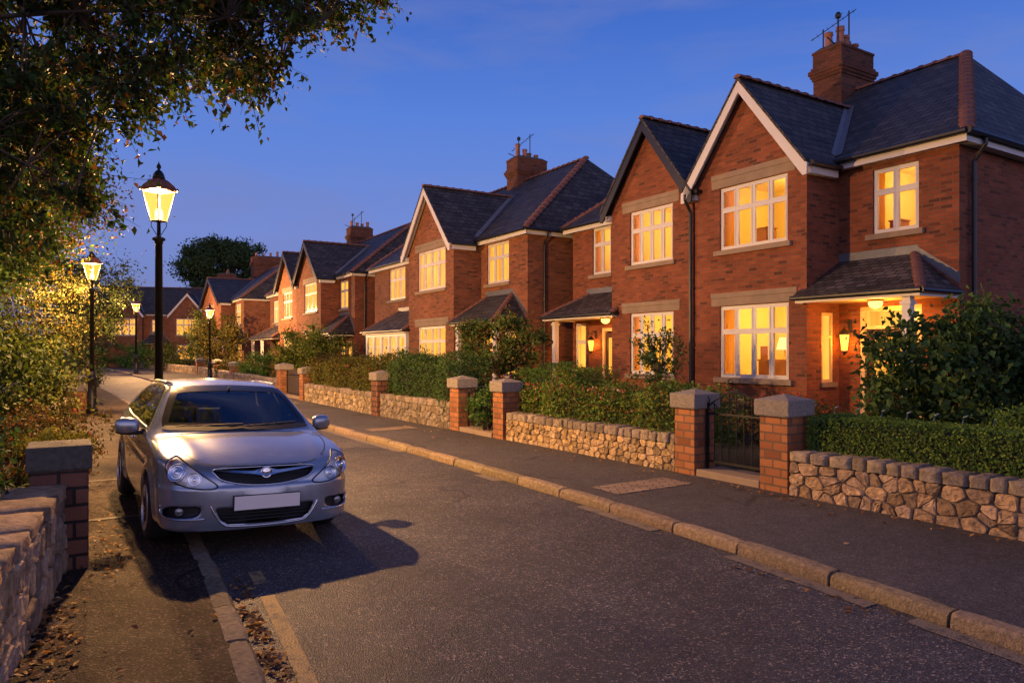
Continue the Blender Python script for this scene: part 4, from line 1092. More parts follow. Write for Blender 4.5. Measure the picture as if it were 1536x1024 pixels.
def branch_tubes(mb, root, targets, r0, r1=.008, wig=.12, n=5):
    for t in targets:
        root_, t = Vector(root), Vector(t); L = (t - root_).length; pts = []
        for i in range(n+1):
            f = i/n; p = root_.lerp(t, f); p.z += math.sin(f*math.pi)*L*.08
            if 0 < i < n: p += Vector((random.uniform(-wig, wig), random.uniform(-wig, wig), random.uniform(-wig, wig)*.6))*L*.3
            pts.append(p)
        mb.tube(pts, [r0*(1-f/n) + r1*f/n for f in range(n+1)], 5, False)

def bush(name, label, cat, c, rad, n, size, palette, group=None, nclump=30, tight=.34, flowers=None, shell=.45, core=True, weights=None, stems=True):
    """shrub on the ground: stems, a loose crown of leaves, sometimes flowers"""
    c = Vector(c); th = thing(name, label, cat, (c.x, c.y, 0), 0, group)
    P, nr, cc = clumps((0, 0, c.z), rad, nclump, n, tight, shell, zmin=.03)
    leaves('foliage', P, size, palette, th, nr, weights=weights)
    if stems:
        m = MB(); branch_tubes(m, (0, 0, 0), [tuple(q) for q in cc[:14]], .022, .006); m.build('stem', M['bark'], th, uv=False)
    if flowers:
        k, cols, fs = flowers
        d = unit(rng.normal(size=(k, 3))); d[:, 2] = np.abs(d[:, 2]); Q = np.array([0, 0, c.z]) + d*np.array(rad)*rng.uniform(.92, 1.1, (k, 1))
        blossoms(Q, cols, fs, th)
    return th

def blossoms(Q, cols, fs, th):
    k = len(Q)*6; P = np.repeat(Q, 6, axis=0) + rng.normal(size=(k, 3))*fs*.35
    o = leaves('blossom', P, fs, cols, th, None, aspect=.9, bias=.8); return o

def hedge(name, label, s0, s1, t0, t1, z0, z1, n, size, palette, group, wob=.02, cat='hedge', flowers=None, tf=None, lump=0.0, weights=None, soft=0.0):
    """clipped or loose hedge: a dark twiggy body wrapped in many small leaves"""
    cs, ct = (s0+s1)/2, (t0+t1)/2
    th = thing(name, label, cat, W(cs, ct, z0), SROT, group)
    hx, hy, H = (s1-s0)/2, (t1-t0)/2, z1-z0
    A = np.array([2*hx*H, 2*hx*H*.5, 2*hx*2*hy, 2*hy*H, 2*hy*H]); k = rng.choice(5, n, p=A/A.sum())
    u, v = rng.uniform(-1, 1, n), rng.uniform(-1, 1, n); P = np.zeros((n, 3)); Nn = np.zeros((n, 3))
    for i, (ax, sg) in enumerate(((1, -1), (1, 1), (2, 1), (0, 1), (0, -1))):
        q = k == i
        if ax == 1: P[q] = np.stack([u[q]*hx, np.full(q.sum(), sg*hy), (v[q]+1)*.5*H], 1); Nn[q] = (0, sg, 0)
        if ax == 2: P[q] = np.stack([u[q]*hx, v[q]*hy, np.full(q.sum(), H)], 1); Nn[q] = (0, 0, 1)
        if ax == 0: P[q] = np.stack([np.full(q.sum(), sg*hx), v[q]*hy, (u[q]+1)*.5*H], 1); Nn[q] = (sg, 0, 0)
    dep = rng.exponential(wob, (n, 1))*1.6 - wob*1.2
    P -= Nn*dep
    if lump:                           # loose hedge: waves in its outline
        w = (np.sin(P[:, 0]*2.3 + cs) + .7*np.sin(P[:, 0]*5.1 + 2*P[:, 1] + 1) + .5*np.sin(P[:, 2]*7 + P[:, 0]*3.3))*lump
        P += Nn*w[:, None]; P[:, 2] += (P[:, 2]/H)*w*.8
    if soft: P += rng.normal(size=P.shape)*soft
    P[:, 2] = np.maximum(P[:, 2], .02)
    leaves('foliage', P, size, palette, th, Nn, bias=1.1, weights=weights)
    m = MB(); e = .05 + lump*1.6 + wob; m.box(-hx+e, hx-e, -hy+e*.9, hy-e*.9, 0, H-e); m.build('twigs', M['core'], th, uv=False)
    if flowers:
        kf, cols, fs = flowers; Q = np.stack([rng.uniform(-hx, hx, kf), -hy + rng.exponential(.12, kf), np.minimum(H + .03, H - rng.exponential(.14, kf) + .05)], 1)
        blossoms(Q, cols, fs, th)
    return th

def tree(name, label, base, trunk_h, r0, crown, rad, n, size, palette, group=None, nclump=60, tight=.26, shell=.35, lean=(0, 0), weights=None, limbs=26, extra=None, cat='tree'):
    base = Vector(base); th = thing(name, label, cat, base, 0, group)
    cz = crown; m = MB()
    top = Vector((lean[0], lean[1], trunk_h))
    m.tube([(0, 0, -.05), (r0*.1, 0, .25), top*.5 + Vector((r0*.3, -r0*.2, 0)), top], [r0*1.35, r0, r0*.8, r0*.6], 10)
    P, nr, cc = clumps(cz, rad, nclump, n, tight, shell)
    branch_tubes(m, top, [tuple(q) for q in cc[:limbs]], r0*.35, .012)
    m.build('trunk', M['bark'], th, True, uv=False)
    leaves('crown', P, size, palette, th, nr, weights=weights)
    return th

GH = 'hedges along the right garden walls'
hedge('box_hedge', 'neatly clipped bright green box hedge on the nearest stone wall', .8, 5.46, 7.50, 8.12, .55, 1.02, 30000, .034, HEDGE, GH, .014)
hedge('flowering_hedge', 'loose yellow-green shrubs with red and white flowers behind the golden stone wall', 7.5, 11.7, 7.45, 8.5, .45, 1.15, 24000, .055, [(.13, .22, .035), (.09, .17, .03), (.18, .24, .04), (.055, .11, .024), (.16, .10, .027)], GH, .06, flowers=(150, [(.5, .06, .05), (.55, .14, .12), (.7, .55, .42), (.5, .18, .04)], .035), lump=.07, soft=.03)
hedge('garden_hedge', 'dense dark green hedge growing before the lit double door', 12.1, 15.0, 9.0, 10.2, .0, 1.35, 12000, .05, GREEN, GH, .05, lump=.06, soft=.02)
hedge('garden_hedge', 'dense dark leafy hedge overhanging the grey stone wall', 14.1, 17.85, 7.15, 8.1, .45, 1.55, 18000, .055, DARKG, GH, .05, lump=.06, soft=.03)
hedge('flowering_hedge', 'loose hedge with pink flowers along its top on the distant rubble wall', 18.5, 24.7, 7.1, 8.1, .45, 1.35, 20000, .07, [(.10, .125, .025), (.08, .105, .022), (.13, .12, .026), (.11, .065, .02)], GH, .07, flowers=(45, [(.4, .07, .08), (.42, .14, .09), (.36, .08, .05)], .045), lump=.08, soft=.04)
hedge('garden_hedge', 'low rust-tinged hedge behind the narrow wooden gate', 25.0, 30.5, 8.4, 9.6, .0, 1.5, 8000, .08, [(.08, .07, .02), (.05, .06, .018), (.11, .06, .02)], GH, .07, lump=.06)
hedge('garden_hedge', 'clipped green hedge in the path seen through the black iron gate', 5.9, 7.1, 8.9, 9.5, .0, .72, 5000, .036, HEDGE, GH, .02)
bush('ivy', 'leafy climber spilling over the second gate from the pillars', 'climber', W(12.75, 7.28, .68), (.5, .42, .5), 2600, .06, GREEN, nclump=26, stems=True)
bush('round_bush', 'small clipped bush at the right edge behind the box hedge', 'bush', W(3.55, 9.0, .78), (.75, .7, .52), 7000, .042, HEDGE, nclump=60, tight=.25)
bush('tall_shrub', 'big dark broad-leaved shrub in front of the nearest lit porch', 'shrub', W(5.1, 10.3, 1.34), (1.4, 1.1, 1.12), 13500, .105, DARKG + [(.05, .08, .022)], nclump=120, tight=.27, shell=.35)
bush('tall_shrub', 'dark side arm of foliage at the right edge beyond the big shrub', 'shrub', W(3.6, 11.0, 1.4), (1.3, 1.2, 1.1), 6000, .10, DARKG, nclump=50, tight=.28)
bush('flower_shrub', 'low reddish flowering shrub below the nearest porch', 'shrub', W(7.35, 9.7, .55), (1.05, .8, .55), 5200, .055, [(.07, .085, .025), (.11, .075, .025), (.05, .075, .022), (.16, .085, .028)], flowers=(50, [(.5, .08, .09), (.6, .16, .1), (.4, .05, .06)], .04), nclump=40)
bush('flower_shrub', 'thin low shrub under the nearest bay window', 'shrub', W(9.6, 11.3, .45), (1.5, .6, .5), 3200, .06, GREEN, nclump=34)
bush('flower_shrub', 'low flowering plants with pink blooms at the foot of the lit side window', 'shrub', W(14.6, 9.0, .6), (1.0, .7, .6), 3600, .06, [(.06, .08, .02), (.08, .07, .02), (.04, .06, .018)], flowers=(60, [(.6, .12, .16), (.65, .3, .28), (.5, .06, .08)], .045), nclump=36)
tree('garden_tree', 'small round dark-leaved tree standing behind the second gateway', W(15.6, 9.2, 0), 1.2, .085, (0, 0, 1.95), (1.25, 1.25, .82), 9500, .085, [(.05, .10, .026), (.07, .13, .03), (.10, .13, .028), (.12, .08, .022)], nclump=60, tight=.27, shell=.3)
th = tree('sapling', 'thin sapling tied to a wooden stake before the dark-gabled bay window', W(11.2, 10.5, 0), 1.2, .03, (0, 0, 1.7), (.62, .6, .85), 1900, .07, DARKG + [(.05, .07, .02)], nclump=34, tight=.32, shell=.15, cat='young tree')
q = MB(); q.box(.10, .15, -.22, -.17, 0, 1.25); q.build('stake', M['wood'], th, uv=False)
tree('round_tree', 'large round yellow-green bush behind the distant wall', W(30.8, 8.9, 0), .9, .12, (0, 0, 1.7), (1.55, 1.5, 1.35), 12000, .11, [(.11, .15, .024), (.08, .12, .022), (.15, .17, .03)], nclump=70, tight=.26, shell=.3, cat='bush')
bush('round_bush', 'dark green bush close under the round yellow-green bush', 'bush', W(27.6, 9.8, .8), (1.2, 1.0, .8), 4000, .09, DARKG, nclump=34)
bush('round_bush', 'small green shrub between two lit porches', 'bush', W(23.6, 10.2, 1.0), (1.0, .8, .95), 4200, .085, GREEN, nclump=40)
GF = 'small far garden trees by the bend'
tree('garden_tree', 'golden-lit round tree beside the fourth street lamp', W(52, 8.9, 0), 1.2, .1, (0, 0, 2.6), (1.9, 1.8, 1.7), 7000, .16, YELG, GF, nclump=60, tight=.25)
tree('garden_tree', 'green tree behind the main lamp post, in front of the far cross house', W(64, 9.6, 0), 1.5, .12, (0, 0, 3.2), (2.0, 2.0, 2.3), 7000, .18, [(.07, .09, .02), (.05, .075, .018)], GF, nclump=60, tight=.25)
bush('round_bush', 'dark low bush left of the far gate pillars', 'bush', W(58, 10, 1.0), (1.6, 1.2, 1.1), 3000, .14, DARKG, nclump=34)
bush('round_bush', 'far green bush at the bend behind the third street lamp', 'bush', W(70, 8.0, 1.3), (2.1, 1.8, 1.5), 4000, .17, [(.06, .08, .02), (.04, .06, .016)], nclump=44)
bush('round_bush', 'wide green bush at the far end of the road left of the third lamp', 'bush', W(80, 6.6, 1.2), (2.4, 2, 1.5), 4000, .19, GREEN, nclump=44)
bush('round_bush', 'broad dark green bush before the far cross house, where the road leaves the view', 'bush', W(87, 4.6, 1.4), (3.4, 2.4, 1.7), 5500, .2, GREEN, nclump=54)
bush('round_bush', 'golden bush by the wall below the fourth lamp', 'bush', W(45.5, 8.6, .8), (1.3, 1.1, .85), 3000, .12, YELG, nclump=34)
bush('round_bush', 'dark bush on the far wall between the lamp posts', 'bush', W(38, 8.6, .9), (1.5, 1.1, .9), 3600, .12, GREEN, nclump=36)

# trees behind the roofs and at the end of the road
tree('dark_tree', 'big dark round tree rising behind the roofs at the end of the street', (-41, 104, 0), 8, .7, (0, 0, 13.2), (7.2, 7, 5.3), 42000, .40, [(.05, .09, .03), (.07, .11, .034), (.035, .065, .025)], nclump=170, tight=.18, shell=.4)
tree('dark_tree', 'low dark tree behind the far chimneys right of the big round tree', (-30, 108, 0), 6, .5, (0, 0, 10.5), (5, 5, 4.0), 8000, .42, [(.016, .03, .012), (.022, .038, .014)], nclump=60, tight=.22)
tree('dark_tree', 'dark bushy tree left of the far house at the end of the road', (-34.3, 58, 0), 3, .3, (0, 0, 5.6), (4.2, 4.0, 4.3), 15000, .22, [(.03, .045, .014), (.02, .034, .012), (.045, .055, .016)], nclump=90, tight=.22, shell=.35)

# left side of the street: bushes, flower bed, trees
GLF = 'bushes in the left gardens'
bush('flower_bed', 'mixed brown and yellow-green flower bed behind the left wall', 'flower bed', W(9.0, -.55, .78), (1.0, .62, .42), 8500, .04, [(.09, .095, .02), (.11, .07, .022), (.06, .06, .018), (.14, .06, .025)], GLF, nclump=80, tight=.26, flowers=(40, [(.3, .13, .08), (.36, .22, .12), (.33, .09, .08)], .02))
bush('flower_bed', 'darker flower bed with red blooms farther along the left pavement', 'flower bed', W(11.6, -.65, .72), (1.6, .65, .45), 8000, .05, [(.09, .085, .02), (.06, .06, .018), (.11, .07, .02)], GLF, nclump=80, tight=.26, flowers=(16, [(.32, .08, .09), (.38, .14, .1)], .03))
bush('moss_plant', 'bright lime-green cushion plant on the left pillar top', 'plant', W(7.55, -.12, .98), (.30, .26, .17), 2600, .024, [(.22, .22, .02), (.17, .18, .02), (.26, .24, .03)], None, nclump=60, tight=.2, stems=False, shell=.3)
bush('dark_plant', 'bluish dark-leaved plant behind the left stone wall', 'plant', W(6.5, -.72, .52), (.6, .32, .36), 2200, .09, [(.02, .04, .028), (.03, .055, .035), (.016, .03, .022)], None, nclump=30, tight=.3)
bush('dark_plant', 'dark shrub filling the corner at the left edge', 'plant', W(7.9, -1.15, .65), (.9, .7, .6), 4200, .075, DARKG, None, nclump=40)
bush('tall_shrub', 'tall leafy shrub at the left edge above the flower bed', 'shrub', W(11.6, -1.55, 1.5), (1.5, 1.1, 1.2), 9000, .09, [(.04, .065, .018), (.055, .08, .02), (.03, .05, .016)], GLF, nclump=70)
bush('tall_shrub', 'shrub with yellowing leaves beside the small left pillar', 'shrub', W(14.2, -.75, 1.2), (1.0, .7, .9), 5500, .085, [(.06, .08, .018), (.09, .09, .02), (.035, .05, .015)], GLF, nclump=48)
bush('round_bush', 'dark clipped round bush behind the squat brick pillar', 'bush', W(26.8, -.15, 1.25), (1.2, 1.0, 1.2), 9000, .075, [(.012, .02, .008), (.018, .028, .010)], GLF, nclump=110, tight=.2, shell=.75)
bush('tall_shrub', 'golden-lit shrub under the second street lamp', 'shrub', W(26.5, -2.2, 2.9), (3.0, 2.4, 2.4), 34000, .085, YELG + [(.05, .055, .014), (.022, .03, .01)], GLF, nclump=110, tight=.22)
bush('tall_shrub', 'far dark bush on the left kerb where the road bends', 'shrub', W(50, -1.4, 1.5), (2.6, 1.7, 1.6), 5000, .13, DARKG, GLF, nclump=44)
tree('broadleaf_tree', 'tall leafy tree behind the second street lamp, lit orange from below', (-13.6, 17.0, 0), 3.5, .28, (.1, 0, 6.3), (3.5, 3.2, 3.4), 80000, .115, AUT, 'trees on the left side', nclump=210, tight=.24, shell=.4, limbs=40)
tree('broadleaf_tree', 'dense tree filling the left edge behind the garden shrubs', (-12.4, 14.4, 0), 2.6, .26, (0, 0, 4.3), (2.9, 2.6, 2.8), 52000, .105, AUT[:3] + DARKG, 'trees on the left side', nclump=100, tight=.22, shell=.4, limbs=30)

def poly_sd_np(poly, q):
    a = poly; b = np.roll(poly, -1, 0); e = b - a; w = q - a
    t = np.clip(np.sum(w*e, 1)/np.sum(e*e, 1), 0, 1); d = np.sqrt(np.min(np.sum((w - e*t[:, None])**2, 1)))
    c = (a[:,1] > q[1]) != (b[:,1] > q[1]); x = e[:,0]*(q[1]-a[:,1])/np.where(e[:,1] == 0, 1, e[:,1]) + a[:,0]
    return -d if (np.sum(c & (q[0] < x)) % 2) else d

def overhang():
    """near tree: the trunk stands left of the frame, long boughs reach over the pavement and droop"""
    base = Vector((-8.6, 6.2, 0)); th = thing('broadleaf_tree', 'near tree whose leafy boughs hang over the top left of the street', 'tree', base, 0, 'trees on the left side')
    m = MB(); m.tube([(0, 0, -.05), (.05, 0, .4), (.15, .05, 2.2), (.3, .1, 4.4)], [.36, .28, .24, .2], 12)
    P, T = [], np.array([.3, .1, 4.3])
    # outline of the crown as it hangs over the street, seen against a wall of air six to ten metres off
    prof = np.array([(-420,-330),(590,-200),(585,0),(530,12),(480,42),(430,45),(452,98),(395,100),(378,150),(330,110),(318,145),(270,120),(236,155),(205,140),(185,185),(140,215),(150,285),(105,325),(50,370),(-60,410),(-420,430)], float)
    cl = []
    while len(cl) < 1250:
        q = np.array([random.uniform(-420, 640), random.uniform(-330, 430)]); sd = poly_sd_np(prof, q)
        if sd > -10: continue
        if sd < -90 and random.random() < .08: continue
        d = random.uniform(6.2, 9.4); X = (q[0]-768)/1080*d; Z = 1.8 + (527-q[1])/1080*d
        cl.append(np.array([X, d, Z]) - np.array(base))
    cl = np.array(cl)
    far = cl[np.argsort(-np.linalg.norm(cl - T, axis=1))]; mains = []
    for c in far:                      # boughs reach for clusters in different directions
        u = (c-T)/np.linalg.norm(c-T)
        if all(np.dot(u, v) < .965 for v in [k[1] for k in mains]): mains.append((c, u))
        if len(mains) >= 15: break
    nodes = []
    for (c, u) in mains:
        L = np.linalg.norm(c-T); pts = []; w0 = np.array([random.uniform(-1, 1), random.uniform(-1, 1), random.uniform(-.3, .8)])
        for i in range(15):
            f = i/14; p = T + (c-T)*f + w0*math.sin(f*math.pi)*L*.07 + np.array([math.sin(f*9 + L), math.cos(f*7 + L), math.sin(f*11)])*.05*f; p[2] += math.sin(f*math.pi)*L*.07; pts.append(p)
        m.tube([tuple(p) for p in pts], [.05*(1-i/14)**1.3 + .005 for i in range(15)], 6, False); nodes += pts[3:]
    nodes = np.array(nodes)
    for c in cl:
        k = np.argmin(np.linalg.norm(nodes - c, axis=1) + .25*np.linalg.norm(nodes - T, axis=1)/5); a = nodes[k]; out = c - a; L = np.linalg.norm(out) + 1e-6
        md = a + out*.5 + np.array([0, 0, .08*L]); m.tube([tuple(a), tuple(md), tuple(c)], [.010, .007, .003], 4, False)
        dirn = out/L*.6 + np.array([random.gauss(0, .5), random.gauss(0, .5), -.25]); dirn /= np.linalg.norm(dirn); ln = random.uniform(.35, .7)
        for _ in range(4):
            dd = dirn + np.array([random.gauss(0, .55), random.gauss(0, .55), random.gauss(-.1, .3)]); dd /= np.linalg.norm(dd); e = c + dd*ln*random.uniform(.5, 1) + np.array([0, 0, -.1])
            m.tube([tuple(c), tuple(e)], [.004, .002], 3, False)
            for _ in range(random.randint(14, 26)):
                P.append(c + (e-c)*random.uniform(0, 1.05) + np.array([random.gauss(0, .045), random.gauss(0, .045), random.gauss(-.03, .04)]))
    m.build('trunk', M['bark'], th, True, uv=False)
    leaves('crown', np.array([tuple(p) for p in P]), .078, AUT, th, None, droop=.9, aspect=.58, bias=.4, weights=[.30, .22, .12, .06, .30])
overhang()

# fallen leaves
def litter(name, label, spots, n, size):
    P = []
    for (s, t, rs, rt, z, k) in spots:
        for _ in range(int(n*k)):
            a = random.gauss(0, rs); b = random.gauss(0, rt); w = W(s + a, t + b, 0); P.append((w.x, w.y, z + abs(random.gauss(0, .012)) + .006))
    o = leaves(name, np.array(P), size, [(.34, .16, .05), (.27, .12, .04), (.42, .24, .08), (.18, .085, .032), (.45, .30, .14)], None, None, droop=0, aspect=.6, bias=2.6, spread=.35)
    props(o, label, 'leaves', kind='stuff')
litter('fallen_leaves', 'brown fallen leaves along the wall foot and in the gutter', [(5.2, .0, .5, .04, LPAVE, .12), (5.6, -.12, .45, .05, LPAVE, .30), (4.6, -.26, .5, .10, LPAVE, .30), (3.8, -.3, .4, .16, LPAVE, .16), (4.95, 1.03, .22, .035, 0, .24), (4.25, 1.0, .2, .04, 0, .22), (6.9, .3, .35, .1, LPAVE, .12), (8.0, .25, .6, .12, LPAVE, .1), (5.6, 1.1, .2, .04, 0, .06), (4.6, .3, 1.4, .3, LPAVE, .05), (5.4, 7.05, .5, .09, PAVE, .1), (3.4, 7.08, .9, .09, PAVE, .1), (9, 6.95, 1.6, .12, PAVE, .07), (7, 6.7, 2, .4, PAVE, .02), (3, 4.75, 1.2, .08, 0, .05), (14, 6.6, 2, .2, PAVE, .06)], 420, .055)

# ------------------------------------------------------------------ street lamps
def street_lamp():
    th = thing('street_lamp', 'x', 'street lamp', (0, 0, 0), 0, 'street lamps')
    m = MB(); m.lathe([(.16, 0), (.16, .10), (.135, .13), (.13, .50), (.12, .56), (.115, .95), (.135, .97), (.135, 1.03), (.10, 1.08), (.085, 1.16), (.09, 1.2), (.066, 1.24)], n=16); m.build('base', M['iron'], th, True, uv=False)
    m = MB(); m.lathe([(.064, 1.24), (.052, 3.5), (.062, 3.5), (.062, 3.54), (.095, 3.56), (.095, 3.59), (.03, 3.62), (.026, 3.86)], n=14); m.build('post', M['iron'], th, True, uv=False)
    f = MB(); z0, z1, r0, r1 = 3.86, 4.34, .118, .235; n = 4; a0 = R(22)
    cs = [(math.cos(a0 + math.pi/2*k), math.sin(a0 + math.pi/2*k)) for k in range(4)]
    for k in range(4):
        c, d = cs[k], cs[(k+1) % 4]
        f.tube([(c[0]*r0, c[1]*r0, z0), (c[0]*r1, c[1]*r1, z1)], .0085, 6)
        f.tube([(c[0]*r0, c[1]*r0, z0), (d[0]*r0, d[1]*r0, z0)], .011, 6); f.tube([(c[0]*r1, c[1]*r1, z1), (d[0]*r1, d[1]*r1, z1)], .012, 6)
        f.tube([(c[0]*.03, c[1]*.03, 3.64), (c[0]*.11, c[1]*.11, 3.78), (c[0]*.105, c[1]*.105, z0)], .006, 5)
        f.lathe([(.012, -.02), (.024, 0), (.018, .02), (.004, .045)], (c[0]*.268, c[1]*.268, z1 + .01), 8)
    f.lathe([(.10, z0-.012), (.112, z0-.006), (.10, z0+.0)], n=4, rot=a0)
    fr = f.build('lantern_frame', M['iron'], th, uv=False)
    r = MB(); r.lathe([(.262, z1+.004), (.268, z1+.02), (.225, z1+.085), (.145, z1+.155), (.088, z1+.19)], n=4, rot=a0); 
    r.build('hood', M['hood'], th, uv=False)
    r = MB(); r.lathe([(.088, z1+.188), (.094, z1+.20), (.074, z1+.265), (.05, z1+.305), (.03, z1+.32), (.016, z1+.335), (.036, z1+.365), (.03, z1+.40), (.010, z1+.43), (.004, z1+.46)], n=12); r.build('finial', M['iron'], th, True, uv=False)
    g = MB(); e = .985
    for k in range(4):
        c, d = cs[k], cs[(k+1) % 4]
        g.face([(c[0]*r0*e, c[1]*r0*e, z0+.005), (d[0]*r0*e, d[1]*r0*e, z0+.005), (d[0]*r1*e, d[1]*r1*e, z1-.005), (c[0]*r1*e, c[1]*r1*e, z1-.005)], (c[0]+d[0], c[1]+d[1], 0))
    g.build('lantern_glass', M['lamp_glass'], th, uv=False)
    b = MB(); b.lathe([(.045, z0+.01), (.055, z0+.05), (.058, z0+.12), (.045, z0+.18), (.01, z0+.205)], n=14); b.build("bulb", M["bulb"], th, True, uv=False)
    return th
def m_hood():  # orange base colour and translucency imitate the lantern's glow on the hood
    b = N('glow_tinted_hood'); p = b.n('BsdfPrincipled', ins={'Base Color': (.16, .07, .025), 'Roughness': .5}); t = b.n('BsdfTranslucent', ins={'Color': (.10, .03, .004)})
    mx = b.n('MixShader', ins={0: .12}); b.t.links.new(p.outputs[0], mx.inputs[1]); b.t.links.new(t.outputs[0], mx.inputs[2]); return b.surface(mx)
M['hood'] = m_hood()
M['lamp_glass'] = m_emit('lit_lamp_glass', (1, .36, .05), 1.1, see=1)
lamp0 = street_lamp()
LAMPS = [((-5.41, 11.03), .97, 'tallest and nearest black lamp post, standing behind the silver car', 1),
         ((-11.96, 20.5), .98, 'second black lamp post, next to the squat brick pillar on the left pavement', 1.0),
         (tuple(W(62, 4.4))[:2], 1.24, 'third lamp post, small and distant at the far kerb of the bend', 1.0),
         ((-18.05, 43), .97, 'fourth lamp post, standing behind the garden wall before the dark-gabled houses', 1.0)]
LAMP_W = 4500
for i, (p, k, lab, e) in enumerate(LAMPS):
    o = lamp0 if i == 0 else copy_tree(lamp0)
    o.location = (p[0], p[1], LPAVE if i < 2 else .05); o.scale = (k, k, k); o['label'] = lab
    li = bpy.data.lights.new('street_light', 'POINT'); li.energy = LAMP_W*e*(1, .24, .4, .22)[i]; li.color = (1, .69, .52); li.shadow_soft_size = .07
    lo = bpy.data.objects.new('street_light', li); COL.objects.link(lo); lo.parent = o; lo.location = (0, 0, 4.14)
# ------------------------------------------------------------------ the parked car: a smooth body from a signed-distance field
def cspline(pts, n=10, closed=True):
    pts = [np.array(p, float) for p in pts]; out = []; k = len(pts)
    for i in range(k if closed else k-1):
        p0, p1, p2, p3 = (pts[(i-1) % k], pts[i], pts[(i+1) % k], pts[(i+2) % k]) if closed else (pts[max(i-1, 0)], pts[i], pts[i+1], pts[min(i+2, k-1)])
        for t in np.linspace(0, 1, n, endpoint=False):
            out.append(.5*((2*p1) + (-p0+p2)*t + (2*p0-5*p1+4*p2-p3)*t*t + (-p0+3*p1-3*p2+p3)*t**3))
    return np.array(out)
def poly_sd(poly, X, Y):
    sh = X.shape; x, y = X.ravel(), Y.ravel(); d = np.full(x.shape, 1e9); ins = np.zeros(x.shape, bool); n = len(poly)
    for i in range(n):
        a, b = poly[i], poly[(i+1) % n]; e = b - a; L = max(e @ e, 1e-12)
        t = np.clip(((x-a[0])*e[0] + (y-a[1])*e[1])/L, 0, 1)
        d = np.minimum(d, (x-a[0]-t*e[0])**2 + (y-a[1]-t*e[1])**2)
        c = (a[1] > y) != (b[1] > y)
        if abs(e[1]) > 1e-12: ins ^= c & (x < e[0]*(y-a[1])/e[1] + a[0])
    return (np.sqrt(d)*np.where(ins, -1, 1)).reshape(sh)
class Grid2:
    def __init__(s, poly, x0, x1, y0, y1, h=.008):
        s.x0, s.y0, s.h = x0, y0, h; gx = np.arange(x0, x1, h); gy = np.arange(y0, y1, h)
        A, B = np.meshgrid(gx, gy, indexing='ij'); s.d = poly_sd(poly, A, B)
    def __call__(s, x, y):
        fx = np.clip((x-s.x0)/s.h, 0, s.d.shape[0]-1.001); fy = np.clip((y-s.y0)/s.h, 0, s.d.shape[1]-1.001)
        i, j = fx.astype(int), fy.astype(int); u, v = fx-i, fy-j; d = s.d
        return d[i, j]*(1-u)*(1-v) + d[i+1, j]*u*(1-v) + d[i, j+1]*(1-u)*v + d[i+1, j+1]*u*v
def smax(a, b, k):
    h = np.clip(.5 - .5*(b-a)/k, 0, 1); return b*(1-h) + a*h + k*h*(1-h)
def sstep(a, b, x):
    t = np.clip((x-a)/(b-a), 0, 1); return t*t*(3-2*t)

SIDE = cspline([(-2.02,.24),(-2.10,.40),(-2.13,.60),(-2.11,.80),(-2.08,.93),(-1.99,1.04),(-1.76,1.19),(-1.48,1.32),(-1.12,1.41),(-.62,1.455),(-.15,1.455),(.20,1.415),(.46,1.335),(.78,1.165),(1.02,1.025),(1.14,.968),(1.40,.93),(1.70,.865),(1.93,.785),(2.05,.715),(2.10,.65),(2.125,.55),(2.135,.44),(2.12,.32),(2.09,.235),(2.02,.20),(1.4,.185),(0,.185),(-1.4,.19)], 8)
SECT = cspline([(-.3,.17),(.4,.17),(.74,.18),(.835,.25),(.872,.40),(.885,.56),(.888,.70),(.88,.82),(.862,.905),(.83,.965),(.775,1.06),(.705,1.19),(.625,1.33),(.555,1.415),(.44,1.458),(.22,1.48),(-.3,1.485)], 8)
PLAN = cspline([(-2.12,-.3),(-2.13,.35),(-2.09,.62),(-1.97,.785),(-1.72,.85),(-1.3,.878),(-.5,.888),(.5,.888),(1.25,.885),(1.6,.868),(1.82,.825),(1.97,.735),(2.06,.60),(2.11,.42),(2.135,.2),(2.14,-.3)], 8)
gS = Grid2(SIDE, -2.7, 2.7, -.2, 1.9); gC = Grid2(SECT, -.6, 1.4, -.2, 1.9); gP = Grid2(PLAN, -2.7, 2.7, -.6, 1.4)
FA, RA, WZ, WR = 1.275, -1.305, .305, .305

POLY_GRILLE = np.array([(.0,.735),(.32,.733),(.445,.725),(.43,.69),(.37,.64),(.20,.60),(.0,.588)])
POLY_LOWER = np.array([(0,.40),(.37,.405),(.43,.40),(.385,.30),(.32,.258),(0,.246)])
POLY_FOG = np.array([(.545,.415),(.60,.43),(.785,.415),(.81,.35),(.77,.325),(.62,.33),(.555,.36)])
def mirror_poly(p): return np.concatenate([p, (p*np.array([-1, 1]))[::-1][1:-1]])
gGr = Grid2(mirror_poly(POLY_GRILLE), -1.1, 1.1, .1, 1.0, .006); gLo = Grid2(mirror_poly(POLY_LOWER), -1.1, 1.1, .1, 1.0, .006); gFo = Grid2(cspline(POLY_FOG, 4), -1.1, 1.1, .1, 1.0, .006)
# head lamps are cut along a slanted axis so that they wrap the corner
HPHI = R(30)
HEAD = cspline([(.035,.590),(.13,.668),(.25,.742),(.36,.797),(.455,.828),(.485,.785),(.468,.72),(.41,.65),(.28,.597),(.12,.575)], 5)
gHe = Grid2(HEAD, -.4, 1.0, .2, 1.2, .006)
def head_uv(x, y): # lateral coordinate seen along the slanted axis
    return -(x - 2.0)*math.sin(HPHI)*1.0 + (y - .32)*math.cos(HPHI)

